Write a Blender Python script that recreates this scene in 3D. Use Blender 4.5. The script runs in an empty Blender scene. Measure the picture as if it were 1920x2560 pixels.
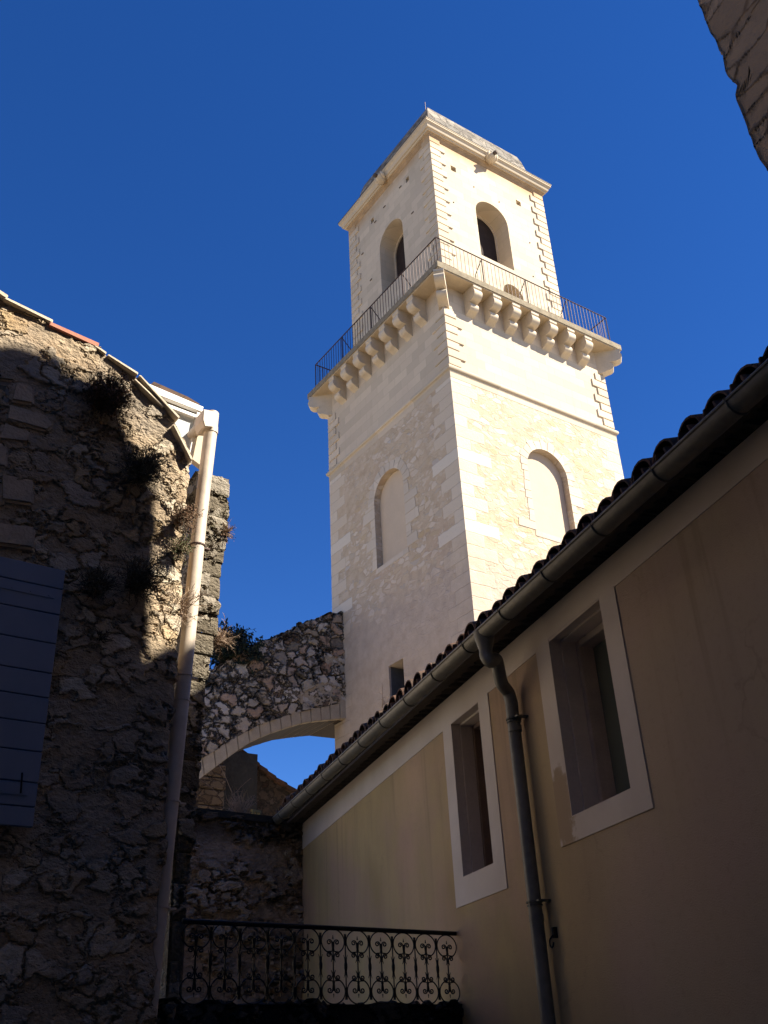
import bpy, bmesh, math, random
from mathutils import Vector, Matrix, noise
PI = math.pi; R = math.radians
scene = bpy.context.scene
COL = scene.collection
random.seed(7)
# ------------------------------------------------------------------ camera
CAM = Vector((0, 0, 1.6)); FPX = 2457.806
PITCH, ROLL = 0.51723586, -0.05224146
FW = Vector((0, math.cos(PITCH), math.sin(PITCH)))
_r0 = Vector((1, 0, 0)); _u0 = _r0.cross(FW)
RT = math.cos(ROLL)*_r0 + math.sin(ROLL)*_u0; UP = RT.cross(FW)
cd = bpy.data.cameras.new('camera'); cam = bpy.data.objects.new('camera', cd); COL.objects.link(cam)
cd.sensor_fit = 'VERTICAL'; cd.sensor_height = 36; cd.sensor_width = 27; cd.lens = FPX/2560*36
cd.clip_start = 0.05; cd.clip_end = 3000
cam.matrix_world = Matrix(((RT.x, UP.x, -FW.x, 0), (RT.y, UP.y, -FW.y, 0), (RT.z, UP.z, -FW.z, 1.6), (0, 0, 0, 1)))
scene.camera = cam
# ------------------------------------------------------------------ sky, sun, exposure
SUN_AZ, SUN_EL = R(99.5), R(45.5)
w = bpy.data.worlds.new('World'); scene.world = w; w.use_nodes = True
nt = w.node_tree; bg = nt.nodes['Background']
sk = nt.nodes.new('ShaderNodeTexSky'); sk.sky_type = 'NISHITA'; sk.sun_disc = False
sk.sun_elevation = SUN_EL; sk.sun_rotation = SUN_AZ
sk.altitude = 2500; sk.air_density = 1.0; sk.dust_density = 0.0; sk.ozone_density = 4.0
gm = nt.nodes.new('ShaderNodeHueSaturation'); gm.inputs['Saturation'].default_value = 1.27; gm.inputs['Hue'].default_value = .513
nt.links.new(sk.outputs[0], gm.inputs['Color']); nt.links.new(gm.outputs[0], bg.inputs[0]); bg.inputs[1].default_value = 0.060
sd = bpy.data.lights.new('sun', 'SUN'); sd.energy = 4.8; sd.angle = R(0.53); sd.color = (1, .92, .78)
so = bpy.data.objects.new('sun', sd); COL.objects.link(so)
SDIR = Vector((math.sin(SUN_AZ)*math.cos(SUN_EL), math.cos(SUN_AZ)*math.cos(SUN_EL), math.sin(SUN_EL)))
so.rotation_euler = SDIR.to_track_quat('Z', 'Y').to_euler(); so.location = SDIR*60
vs = scene.view_settings; vs.view_transform = 'Standard'; vs.look = 'None'; vs.gamma = 1; vs.exposure = 1.6
scene.render.resolution_x = 768; scene.render.resolution_y = 1024

def az(t): return Vector((math.sin(t), math.cos(t), 0))
def ray(x, y): return (FW*FPX + RT*(x-960) - UP*(y-1280)).normalized()
def hit(px, p0, n):
    d = ray(*px); return CAM + d*((Vector(p0)-CAM).dot(n)/d.dot(n))
def pxof(p):
    d = Vector(p)-CAM; z = d.dot(FW); return (960+FPX*d.dot(RT)/z, 1280-FPX*d.dot(UP)/z)

# ------------------------------------------------------------------ objects
def link(o, parent=None):
    COL.objects.link(o)
    if parent: o.parent = parent
    return o
def tag(o, label, cat=None, group=None, kind=None):
    if label: o['label'] = label
    if cat: o['category'] = cat
    if group: o['group'] = group
    if kind: o['kind'] = kind
    return o
class Fr(object):                       # a thing: an Empty with a frame of its own
    def __init__(s, name, loc, rz, label, cat, group=None):
        s.o = link(bpy.data.objects.new(name, None)); s.o.location = loc; s.o.rotation_euler = (0, 0, rz)
        s.o.empty_display_size = .3
        s.l = Vector(loc); s.x = Vector((math.cos(rz), math.sin(rz), 0)); s.y = Vector((-math.sin(rz), math.cos(rz), 0))
        tag(s.o, label, cat, group)
    def loc(s, p):
        d = Vector(p)-s.l; return Vector((d.dot(s.x), d.dot(s.y), d.z))
    def on(s, px, y=0.0):               # pixel -> local point on the plane local y
        return s.loc(hit(px, s.l+s.y*y, s.y))
    def onx(s, px, x=0.0):
        return s.loc(hit(px, s.l+s.x*x, s.x))
class MB(object):
    def __init__(s): s.v = []; s.f = []; s.m = []
    def add(s, vs, fs, mi=0):
        n = len(s.v); s.v += [tuple(v) for v in vs]; s.f += [tuple(i+n for i in f) for f in fs]; s.m += [mi]*len(fs)
    def box(s, x0, x1, y0, y1, z0, z1, mi=0, M=None):
        vs = [Vector((x, y, z)) for z in (z0, z1) for y in (y0, y1) for x in (x0, x1)]
        if M: vs = [M @ v for v in vs]
        s.add(vs, [(0, 2, 3, 1), (4, 5, 7, 6), (0, 1, 5, 4), (2, 6, 7, 3), (0, 4, 6, 2), (1, 3, 7, 5)], mi)
    def bevbox(s, x0, x1, y0, y1, z0, z1, b=.01, jit=0, mi=0):
        t = bmesh.new(); bmesh.ops.create_cube(t, size=1)
        for v in t.verts:
            v.co = Vector((x0+(v.co.x+.5)*(x1-x0), y0+(v.co.y+.5)*(y1-y0), z0+(v.co.z+.5)*(z1-z0)))
            if jit: v.co += Vector([random.uniform(-jit, jit) for _ in range(3)])
        bmesh.ops.bevel(t, geom=list(t.edges), offset=b, segments=1, affect='EDGES')
        t.verts.index_update(); s.add([v.co.copy() for v in t.verts], [[v.index for v in f.verts] for f in t.faces], mi); t.free()
    def prism(s, pts, d, mi=0, flip=False):     # pts: 3D polygon, d: extrusion vector
        n = len(pts); pts = [Vector(p) for p in pts]; d = Vector(d)
        s.add(pts+[p+d for p in pts], [tuple(range(n))[::-1], tuple(range(n, 2*n))]+[(i, (i+1) % n, n+(i+1) % n, n+i) for i in range(n)], mi)
    def tube(s, path, r, n=8, mi=0, cap=True, closed=False):
        path = [Vector(p) for p in path]; m = len(path); rs = r if isinstance(r, (list, tuple)) else [r]*m
        vs = []; prev = None
        for i, p in enumerate(path):
            t = (path[min(i+1, m-1)]-path[max(i-1, 0)]).normalized()
            if prev is None:
                a = Vector((0, 0, 1)) if abs(t.z) < .9 else Vector((1, 0, 0))
                u = t.cross(a).normalized()
            else:
                u = (prev-t*prev.dot(t));
                u = u.normalized() if u.length > 1e-6 else t.orthogonal().normalized()
            prev = u; v = t.cross(u)
            vs += [p+(u*math.cos(k*2*PI/n)+v*math.sin(k*2*PI/n))*rs[i] for k in range(n)]
        fs = [(i*n+k, i*n+(k+1) % n, (i+1)*n+(k+1) % n, (i+1)*n+k) for i in range(m-1) for k in range(n)]
        if cap: fs += [tuple(range(n))[::-1], tuple(range((m-1)*n, m*n))]
        s.add(vs, fs, mi)
    def grid(s, fn, nu, nv, mi=0):
        vs = [fn(i/nu, j/nv) for j in range(nv+1) for i in range(nu+1)]
        s.add(vs, [(j*(nu+1)+i, j*(nu+1)+i+1, (j+1)*(nu+1)+i+1, (j+1)*(nu+1)+i) for j in range(nv) for i in range(nu)], mi)
    def build(s, name, mats, parent=None, smooth=False, label=None, bevel=0, fixn=True):
        me = bpy.data.meshes.new(name); me.from_pydata(s.v, [], s.f)
        if not isinstance(mats, (list, tuple)): mats = [mats]
        for m in mats: me.materials.append(m)
        me.polygons.foreach_set('material_index', s.m)
        if fixn:
            b = bmesh.new(); b.from_mesh(me); bmesh.ops.recalc_face_normals(b, faces=b.faces)
            if bevel:
                bmesh.ops.bevel(b, geom=[e for e in b.edges if len(e.link_faces) == 2 and e.calc_face_angle(0) > .5], offset=bevel, segments=2, affect='EDGES')
            b.to_mesh(me); b.free()
        if smooth is True: me.polygons.foreach_set('use_smooth', [True]*len(me.polygons))
        o = bpy.data.objects.new(name, me)
        if smooth == 'auto': autosmooth(me)
        if label: o['label'] = label
        return link(o, parent.o if isinstance(parent, Fr) else parent)
def autosmooth(me, ang=.6):
    me.polygons.foreach_set('use_smooth', [True]*len(me.polygons))
    b = bmesh.new(); b.from_mesh(me)
    for e in b.edges:
        if len(e.link_faces) == 2 and e.calc_face_angle(0) > ang: e.smooth = False
    b.to_mesh(me); b.free()
def cut(o, cutters):                    # boolean difference baked into the mesh
    cobs = []
    for i, c in enumerate(cutters):
        me = bpy.data.meshes.new('cutter'); me.from_pydata(c.v, [], c.f)
        b = bmesh.new(); b.from_mesh(me); bmesh.ops.recalc_face_normals(b, faces=b.faces); b.to_mesh(me); b.free()
        co = bpy.data.objects.new('cutter', me); COL.objects.link(co); co.parent = o.parent; cobs.append(co)
        m = o.modifiers.new('b%d' % i, 'BOOLEAN'); m.operation = 'DIFFERENCE'; m.solver = 'EXACT'; m.object = co
    bpy.context.view_layer.update()
    me = bpy.data.meshes.new_from_object(o.evaluated_get(bpy.context.evaluated_depsgraph_get()))
    o.modifiers.clear(); old = o.data; o.data = me; me.name = o.name; bpy.data.meshes.remove(old)
    for c in cobs:
        m = c.data; bpy.data.objects.remove(c); bpy.data.meshes.remove(m)

# ------------------------------------------------------------------ materials
class NT(object):
    def __init__(s, name, disp=False):
        s.m = bpy.data.materials.new(name); s.m.use_nodes = True; s.t = s.m.node_tree
        s.b = s.t.nodes['Principled BSDF']; s.out = s.t.nodes['Material Output']; s.tc = None
    def n(s, typ, ins=None, **kw):
        nd = s.t.nodes.new('ShaderNode'+typ)
        for k, v in kw.items(): setattr(nd, k, v)
        for k, v in (ins or {}).items():
            i = nd.inputs[k]
            if hasattr(v, 'is_output') or isinstance(v, bpy.types.NodeSocket): s.t.links.new(v, i)
            else:
                if i.type == 'RGBA' and len(v) == 3: v = (*v, 1)
                i.default_value = v
        return nd
    def co(s, scale=(1, 1, 1), off=(0, 0, 0)):
        if not s.tc: s.tc = s.n('TexCoord').outputs['Object']
        return s.n('Mapping', {0: s.tc, 1: off, 3: scale}).outputs[0]
    def noise(s, scale, vec=None, detail=4, rough=.55, dist=0, col=False):
        nd = s.n('TexNoise', {'Vector': vec or s.co(), 'Scale': scale, 'Detail': detail, 'Roughness': rough, 'Distortion': dist})
        return nd.outputs[1 if col else 0]
    def math(s, op, a, b=0.0, c=0.0, clamp=False):
        return s.n('Math', {0: a, 1: b, 2: c}, operation=op, use_clamp=clamp).outputs[0]
    def step(s, x, a, b, lo=0.0, hi=1.0):
        return s.n('MapRange', {'Value': x, 'From Min': a, 'From Max': b, 'To Min': lo, 'To Max': hi}, interpolation_type='SMOOTHSTEP').outputs[0]
    def mix(s, f, a, b, mode='MIX'):
        return s.n('Mix', {0: f, 6: a, 7: b}, data_type='RGBA', blend_type=mode).outputs[2]
    def ramp(s, f, stops):
        nd = s.n('ValToRGB', {0: f}); e = nd.color_ramp.elements
        while len(e) < len(stops): e.new(.5)
        for k, (p, c) in enumerate(stops): e[k].position = p; e[k].color = (*c, 1)
        return nd.outputs[0]
    def sep(s, v=None):
        if v is None:
            s.co(); v = s.tc
        return s.n('SeparateXYZ', {0: v}).outputs
    def fin(s, col, rough=.85, bump=None, strength=.5, dist=.02, spec=.3, metal=0, disp=None, dscale=.03, mid=.5):
        for k, v in (('Base Color', col), ('Roughness', rough), ('Specular IOR Level', spec), ('Metallic', metal)):
            if isinstance(v, bpy.types.NodeSocket): s.t.links.new(v, s.b.inputs[k])
            else: s.b.inputs[k].default_value = (*v, 1) if k == 'Base Color' else v
        if bump is not None:
            nb = s.n('Bump', {'Height': bump, 'Strength': strength, 'Distance': dist}); s.t.links.new(nb.outputs[0], s.b.inputs['Normal'])
        if disp is not None:
            nd = s.n('Displacement', {'Height': disp, 'Midlevel': mid, 'Scale': dscale}); s.t.links.new(nd.outputs[0], s.out.inputs['Displacement'])
            s.m.displacement_method = 'BOTH'
        return s.m
def plain(name, col, rough=.8, var=.25, scale=8, bump=.2, metal=0, spec=.3, dist=.01):
    t = NT(name); n1 = t.noise(scale); n2 = t.noise(scale*7)
    f = t.math('ADD', t.math('MULTIPLY', n1, .6), t.math('MULTIPLY', n2, .4))
    c = t.ramp(f, [(.25, [x*(1-var) for x in col]), (.75, [min(1, x*(1+var)) for x in col])])
    return t.fin(c, rough, n2, bump, dist, spec, metal)
def rubble(name, stones, mortar, scale=3.0, zs=1.5, w=(.03, .10), warp=.12, moss=None, disp=.03, bump=.6, keep=1.0, dirt=None, rough=.9, fine=30, dodisp=True, bdist=.03, edges=None):
    t = NT(name); base = t.co((1, 1, zs))
    nz = t.n('TexNoise', {'Vector': base, 'Scale': scale*.9, 'Detail': 3.0}).outputs[1]
    nz2 = t.n('TexNoise', {'Vector': base, 'Scale': scale*4, 'Detail': 2.0}).outputs[1]
    off = t.n('VectorMath', {0: nz, 1: (.5, .5, .5)}, operation='SUBTRACT').outputs[0]
    off2 = t.n('VectorMath', {0: nz2, 1: (.5, .5, .5)}, operation='SUBTRACT').outputs[0]
    off = t.n('VectorMath', {0: off, 'Scale': warp*3}, operation='SCALE').outputs[0]
    off2 = t.n('VectorMath', {0: off2, 'Scale': warp*.7}, operation='SCALE').outputs[0]
    v = t.n('VectorMath', {0: base, 1: off}, operation='ADD').outputs[0]
    v = t.n('VectorMath', {0: v, 1: off2}, operation='ADD').outputs[0]
    v1 = t.n('TexVoronoi', {'Vector': v, 'Scale': scale, 'Randomness': .9})
    ve = t.n('TexVoronoi', {'Vector': v, 'Scale': scale, 'Randomness': .9}, feature='DISTANCE_TO_EDGE')
    rnd = t.n('SeparateColor', {0: v1.outputs['Color']}).outputs
    mask = t.step(ve.outputs['Distance'], w[0], w[1])
    if keep < 1: mask = t.math('MULTIPLY', mask, t.step(rnd[1], 1-keep-.12, 1-keep+.05))
    big = t.noise(scale*.35, base, 3); fn = t.noise(fine, base, 5, .65); mid = t.noise(scale*3, base, 4)
    sc = t.ramp(rnd[0], [(i/max(1, len(stones)-1), c) for i, c in enumerate(stones)])
    sc = t.mix(t.math('MULTIPLY', fn, .8), sc, (.5, .48, .45), 'OVERLAY')
    mc = t.mix(t.step(mid, .35, .65), mortar, [x*1.35 for x in mortar])
    col = t.mix(mask, mc, sc)
    col = t.mix(t.step(big, .3, .7, .25, .0), col, [x*.3 for x in mortar], 'MIX')
    if moss:
        mm = t.math('MULTIPLY', t.step(t.noise(moss[1], base, 5, .7), moss[2], moss[3]), moss[4] if len(moss) > 4 else 1.0)
        col = t.mix(mm, col, moss[0])
    if dirt: col = dirt(t, col, base)
    h = t.math('ADD', t.math('MULTIPLY', mask, t.math('ADD', t.math('MULTIPLY', rnd[2], .5), .5)), t.math('ADD', t.math('MULTIPLY', mid, .55), t.math('MULTIPLY', fn, .25)))
    fh = t.math('ADD', t.math('MULTIPLY', mask, .3), t.math('ADD', t.math('MULTIPLY', mid, .5), fn))
    if dodisp: return t.fin(col, rough, fh, bump, bdist, .2, disp=h, dscale=disp, mid=.6)
    return t.fin(col, rough, h, bump, bdist, .2)

# tower stone -------------------------------------------------------
def facecoord(t):
    x, y, z = t.sep(); along = t.math('ADD', x, y)
    return t.n('CombineXYZ', {0: along, 1: z, 2: 0.0}).outputs[0], x, y, z
def ashlar(name, base=(.60, .505, .375), zst=None, stain=1.0, ch=.3):
    t = NT(name); v, x, y, z = facecoord(t)
    wn = t.n('VectorMath', {0: t.noise(2.0, col=True), 'Scale': .02}, operation='SCALE').outputs[0]
    vv = t.n('VectorMath', {0: v, 1: wn}, operation='ADD').outputs[0]
    br = t.n('TexBrick', {'Vector': vv, 'Scale': 1.0, 'Mortar Size': .006, 'Mortar Smooth': .6, 'Bias': 0.0, 'Brick Width': ch*2.1, 'Row Height': ch,
             'Color1': [c*.82 for c in base], 'Color2': [min(1, c*1.05) for c in base], 'Mortar': [c*.72 for c in base]})
    n1 = t.noise(.8, detail=5); n2 = t.noise(14, detail=5, rough=.65); n3 = t.noise(3, t.co((1, 1, .35)), 4)
    col = t.mix(t.step(n1, .35, .7, 0, .35), br.outputs[0], (.52, .43, .33))
    col = t.mix(t.math('MULTIPLY', n2, .35), col, (.45, .42, .38), 'OVERLAY')
    col = t.mix(t.step(n3, .55, .8, 0, .35), col, (.42, .34, .24))
    if zst:                              # orange water stains under a ledge
        f = t.math('MULTIPLY', t.step(z, zst[0], zst[1]), t.step(n1, .2, .6))
        col = t.mix(t.math('MULTIPLY', f, .75*stain), col, (.40, .24, .10))
    h = t.math('ADD', t.math('MULTIPLY', br.outputs[1], -.6), t.math('MULTIPLY', n2, .5))
    return t.fin(col, .85, h, .35, .015, .2)
def lowerstone(name, a):
    t = NT(name); v, x, y, z = facecoord(t)
    al = t.math('MINIMUM', t.math('ABSOLUTE', x), t.math('ABSOLUTE', y))
    wn = t.n('VectorMath', {0: t.noise(1.6, col=True, detail=3), 1: (.5, .5, .5)}, operation='SUBTRACT').outputs[0]
    vv = t.n('VectorMath', {0: v, 1: t.n('VectorMath', {0: wn, 'Scale': .22}, operation='SCALE').outputs[0]}, operation='ADD').outputs[0]
    # loose stones showing through render
    def stones(sc, zst, keep, w0, w1):
        vm = t.n('Mapping', {0: vv, 3: (1, zst, 1)}).outputs[0]
        a_ = t.n('TexVoronoi', {'Vector': vm, 'Scale': sc}); e_ = t.n('TexVoronoi', {'Vector': vm, 'Scale': sc}, feature='DISTANCE_TO_EDGE')
        r_ = t.n('SeparateColor', {0: a_.outputs['Color']}).outputs
        m_ = t.math('MULTIPLY', t.step(e_.outputs['Distance'], w0, w1), t.step(r_[1], 1-keep-.02, 1-keep+.02))
        return m_, r_[0]
    nb = t.noise(.45, detail=4); n2 = t.noise(16, detail=6, rough=.7); n3 = t.noise(3.2, detail=5, rough=.6)
    m1, r1 = stones(3.3, 1.9, .5, .05, .1); m2, r2 = stones(6.5, 1.6, .42, .05, .12)
    m1 = t.math('MULTIPLY', m1, t.step(nb, .36, .52)); m2 = t.math('MULTIPLY', m2, t.step(nb, .3, .5))
    pl = t.ramp(n3, [(.3, (.44, .34, .235)), (.5, (.52, .415, .295)), (.72, (.57, .47, .35))])
    pink = t.step(t.noise(.7, t.co(off=(9, 3, 0)), 3), .5, .7, 0, .5)
    pl = t.mix(pink, pl, (.50, .37, .27))
    st = t.ramp(r1, [(0, (.63, .55, .45)), (.6, (.58, .48, .355)), (.85, (.50, .38, .23)), (1, (.49, .45, .41))])
    st2 = t.ramp(r2, [(0, (.64, .57, .47)), (.7, (.50, .42, .30)), (1, (.40, .38, .36))])
    col = t.mix(t.math('MULTIPLY', m2, .6), pl, st2); col = t.mix(m1, col, st)
    # smooth grey render at the foot
    sm = t.math('MULTIPLY', t.step(t.math('ADD', z, t.math('MULTIPLY', n3, 2.5)), 14.6, 13.2), 1.0)
    col = t.mix(t.math('MULTIPLY', sm, .9), col, t.ramp(n3, [(.3, (.43, .355, .285)), (.7, (.53, .45, .37))]))
    # corner ashlar: long and short blocks
    wob = t.math('MULTIPLY', t.noise(5, detail=3), .06)
    zc = t.math('DIVIDE', t.math('ADD', z, wob), .36); row = t.math('FLOOR', zc); fr = t.math('FRACT', zc)
    wh = t.n('TexWhiteNoise', {'W': row}, noise_dimensions='1D').outputs[0]
    par = t.math('MODULO', row, 2.0)
    ln = t.math('ADD', t.math('ADD', .32, t.math('MULTIPLY', par, .38)), t.math('MULTIPLY', wh, .45))
    dcor = t.math('SUBTRACT', a, t.math('ADD', al, wob))
    q = t.math('LESS_THAN', dcor, ln)
    jz = t.math('MINIMUM', fr, t.math('SUBTRACT', 1.0, fr)); jx = t.math('ABSOLUTE', t.math('SUBTRACT', dcor, ln))
    joint = t.math('MULTIPLY', q, t.math('SUBTRACT', 1.0, t.math('MULTIPLY', t.step(jz, .0, .05), t.step(jx, 0, .02))))
    qc = t.ramp(wh, [(0, (.64, .56, .45)), (.5, (.58, .49, .37)), (1, (.66, .60, .51))])
    vis = t.math('SUBTRACT', 1.0, t.math('MULTIPLY', sm, .75))
    col = t.mix(t.math('MULTIPLY', q, vis), col, qc)
    col = t.mix(t.math('MULTIPLY', joint, .45), col, (.30, .23, .16))
    col = t.mix(t.math('MULTIPLY', n2, .5), col, (.45, .43, .40), 'OVERLAY')
    pits = t.step(t.noise(26, t.co((1, 1, 1.6)), 3), .66, .74)
    col = t.mix(t.math('MULTIPLY', pits, t.math('MULTIPLY', t.step(n3, .35, .6), .6)), col, (.20, .14, .09))
    hh = t.math('ADD', t.math('MULTIPLY', t.math('MAXIMUM', t.math('MAXIMUM', m1, t.math('MULTIPLY', m2, .6)), q), .6), t.math('ADD', t.math('MULTIPLY', n3, .8), t.math('MULTIPLY', n2, .7)))
    hh = t.math('SUBTRACT', hh, t.math('ADD', t.math('MULTIPLY', joint, .5), t.math('MULTIPLY', pits, .8)))
    return t.fin(col, .9, hh, .55, .035, .15)

M = {}
AZT = -0.61631135; AT = dict(u=2.521, c=2.832, g=3.262, l=3.219, m=3.190, r=3.505, s=3.717)
TC = Vector((2.791, 26.175, 0)) + az(AZT)*0.01
ZT = dict(base=0.0, sb=21.55, st=21.755, rail=22.968, g0=18.33, g1=18.48, ut=29.08, ct=29.485)
M['ashlar'] = ashlar('tower ashlar', zst=(28.3, 29.0))
M['ashlar2'] = ashlar('tower ashlar middle', zst=(21.0, 21.5), stain=.6)
M['trim'] = ashlar('tower trim stone', base=(.58, .49, .36), ch=.9)
M['corbel'] = plain('corbel stone', (.55, .46, .34), .85, .14, 5, .3)
M['lower'] = lowerstone('tower lower wall', AT['l'])
M['niche'] = plain('niche plaster', (.545, .435, .315), .9, .07, 2.5, .25)
M['slab'] = plain('lichened slab edge', (.23, .19, .13), .95, .5, 9, .5)
M['soff'] = plain('slab underside', (.50, .40, .27), .9, .15, 4, .25)
M['lead'] = rubble('mossy roof stone', [(.16, .14, .12), (.24, .22, .19), (.33, .29, .24)], (.10, .085, .07), scale=2.2, zs=1.6, w=(.01, .05), warp=.05, dodisp=False, bump=.5,
                   moss=((.05, .045, .035), 2.5, .5, .62, .75))
M['dark'] = plain('dark interior stone', (.10, .075, .06), .95, .3, 5, .3)
M['iron'] = plain('rusty iron', (.06, .035, .03), .6, .3, 12, .2, .4)
M['black'] = plain('wrought iron black', (.012, .012, .012), .55, .3, 12, .1, .3)

# ------------------------------------------------------------------ ground
g = MB(); g.grid(lambda u, v: Vector(((u-.5)*600, (v-.5)*600, 0)), 8, 8)
tag(g.build('ground', plain('street paving', (.30, .26, .21), .9, .25, 3, .3), fixn=False), None, kind='structure')

# ------------------------------------------------------------------ bell tower
T = Fr('bell_tower', TC, -AZT, 'tall square pale limestone bell tower with corbelled balcony and arched belfry', 'tower')
def archprism(axis, c, hw, z0, zs, d0, d1, n=20, rise=None):
    pts = [(c-hw, z0), (c+hw, z0)]+[(c+hw*math.cos(k*PI/n), zs+(rise or hw)*math.sin(k*PI/n)) for k in range(n+1)]
    b = MB()
    if axis == 'y': b.prism([(p[0], d0, p[1]) for p in pts], (0, d1-d0, 0))
    else: b.prism([(d0, p[0], p[1]) for p in pts], (d1-d0, 0, 0))
    return b
def bx(*a):
    b = MB(); b.box(*a); return b
al, am, au, as_ = AT['l'], AT['m'], AT['u'], AT['s']
b = MB(); b.box(-al, al, -al, al, 0, ZT['g0']+.02); lower = b.build('lower_shaft', M['lower'], T)
# slit window on the left face (local x = -al)
sl0 = T.onx((972, 1664), -al); sl1 = T.onx((1007, 1644), -al)
cs = [archprism('y', 0, .745, 13.93, 16.0, -al-.3, -al+.21), archprism('x', -.005, .745, 13.93, 16.05, -al-.3, -al+.21),
      bx(-al-.3, -al+1.2, -.235, .435, 9.6, 10.93)]
cut(lower, cs)
b = MB(); b.box(-al+.75, -al+1.15, -.234, .434, 9.61, 10.92); b.box(-al+.2, -al+.76, -.2345, -.225, 9.61, 10.92); b.build('slit_shade_box', M['black'], T)  # black boxes stand in for the unlit depth of the slit
b = MB(); b.box(-al+.06, -al+.76, .424, .4345, 9.61, 10.92); b.build('slit_shade_liner', plain('slit jamb painted shade', (.09, .09, .09), .8, .2), T)  # dark liner puts shade on the jamb that bounce light would brighten
def arch_panel(axis, c, hw, z0, zs, d, t):
    return archprism(axis, c, hw, z0, zs, d, d+t)
for axis, c, zs in (('y', 0, 16.0), ('x', -.005, 16.05)):
    p = arch_panel(axis, c, .738, 13.94, zs, -al+.195, .012); p.build('niche_panel', M['niche'], T, label='smooth plaster filling the blind arch')
    # voussoir ring and jamb stones, 12 mm proud
    b = MB(); n = 11
    def ap(r, k): return (c+r*math.cos(k), zs+r*math.sin(k))
    def face(q, mi=0):
        if axis == 'y': b.prism([(x, -al-.012, z) for x, z in q], (0, .08, 0), mi)
        else: b.prism([(-al-.012, x, z) for x, z in q], (.08, 0, 0), mi)
    for i in range(n):
        k0, k1 = PI*i/n+.01, PI*(i+1)/n-.01; ro = .745+random.uniform(.24, .36)
        km = (k0+k1)/2; face([ap(.747, k0), ap(ro, k0), ap(ro+.01, km), ap(ro, k1), ap(.747, k1), ap(.747, km)])
    zz = 13.95
    while zz < zs-.05:
        h = min(random.uniform(.24, .4), zs-zz)
        for sgn in (-1, 1):
            wd = random.choice((.2, .24, .5, .62)); face([(c+sgn*.747, zz+.008), (c+sgn*(.747+wd), zz+.008), (c+sgn*(.747+wd-.03), zz+h-.008), (c+sgn*.747, zz+h-.008)])
        zz += h
    face([(c-.8, 13.78), (c+.8, 13.78), (c+.78, 13.94), (c-.78, 13.94)])
    b.build('arch_surround', ashlar('surround %s' % axis, base=(.62, .54, .43), ch=.6), T)
# string course
def ring(prof, a, name, mat, smooth='auto'):          # prof: (out, z) going up, square ring about half width a
    b = MB(); n = len(prof)
    vs = []; C4 = [(-1, -1), (1, -1), (1, 1), (-1, 1)]
    for sx, sy in C4: vs += [((a+o)*sx, (a+o)*sy, z) for o, z in prof]
    fs = [(i*n+k, ((i+1) % 4)*n+k, ((i+1) % 4)*n+(k+1) % n, i*n+(k+1) % n) for i in range(4) for k in range(n)]
    b.add(vs, fs); return b.build(name, mat, T, smooth=smooth)
sc = [(-.1, 18.30), (.012, 18.30), (.02, 18.345), (.035, 18.355)]+[(.035+.045*math.sin(k*PI/6), 18.435-.07*math.cos(k*PI/6)) for k in range(7)]+[(.0, 18.52), (-.1, 18.55)]
ring(sc, al, 'string_course', M['trim'])
ring([(-.1, 18.12), (.006, 18.12), (.006, 18.2995), (-.1, 18.2995)], al, 'string_band', M['trim'])
b = MB(); b.box(-am, am, -am, am, ZT['g0']+.1, ZT['sb']); b.build('middle_shaft', M['ashlar2'], T)
b = MB(); b.box(-au, au, -au, au, ZT['st']-.01, ZT['ut']+.2); upper = b.build('belfry_shaft', [M['ashlar'], M['dark']], T)
cs = [bx(-au+1.0, au-1.0, -au+1.0, au-1.0, 22.0, 28.6)]
W0, ZS, ZB = .70, 26.47, 24.45
for axis, d0, d1 in (('y', -au-.3, -au+.62), ('y', au-.62, au+.3), ('x', -au-.3, -au+.62), ('x', au-.62, au+.3)):
    cs.append(archprism(axis, -.1 if axis == 'y' else 0.0, W0, ZB, ZS, d0, d1))
for axis, d0, d1 in (('y', -au+.45, -au+1.3), ('y', au-1.3, au-.45), ('x', -au+.45, -au+1.3), ('x', au-1.3, au-.45)):
    cs.append(archprism(axis, -.1 if axis == 'y' else 0.0, W0-.05, ZB+.05, ZS-.04, d0, d1))
cs.append(archprism('y', .40, .43, 21.9, 23.27, -au-.3, -au+.5, rise=.45))
for s in (-1.59, 1.30): cs.append(bx(s-.11, s+.11, -au-.2, -au+.22, 27.86, 28.1))
for s in (-1.16, 1.04): cs.append(bx(-au-.2, -au+.2, s-.09, s+.09, 28.12, 28.34))
cut(upper, cs)
for axis, c in (('y', -.1), ('x', 0.0)):  # dark sheets stand in for the shade behind the belfry arches
    archprism(axis, c, W0-.055, ZB+.06, ZS-.045, -au+.66, -au+.70).build('belfry_shade_panel', plain('belfry shade sheet '+axis, (.03, .02, .017), .9, .5, 5, .4), T)
b = MB(); b.box(-au+1.08, au-1.08, -au+1.08, au-1.08, 22.1, 28.5)  # dark slatted block added in place of the unlit belfry interior
for k in range(12): b.box(-au+1.05, au-1.05, -au+1.05, au-1.05, 24.2+k*.3, 24.23+k*.3)
b.build('belfry_shade_block', plain('belfry shade block', (.035, .022, .018), .9, .4, 3, .3), T)
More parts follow.
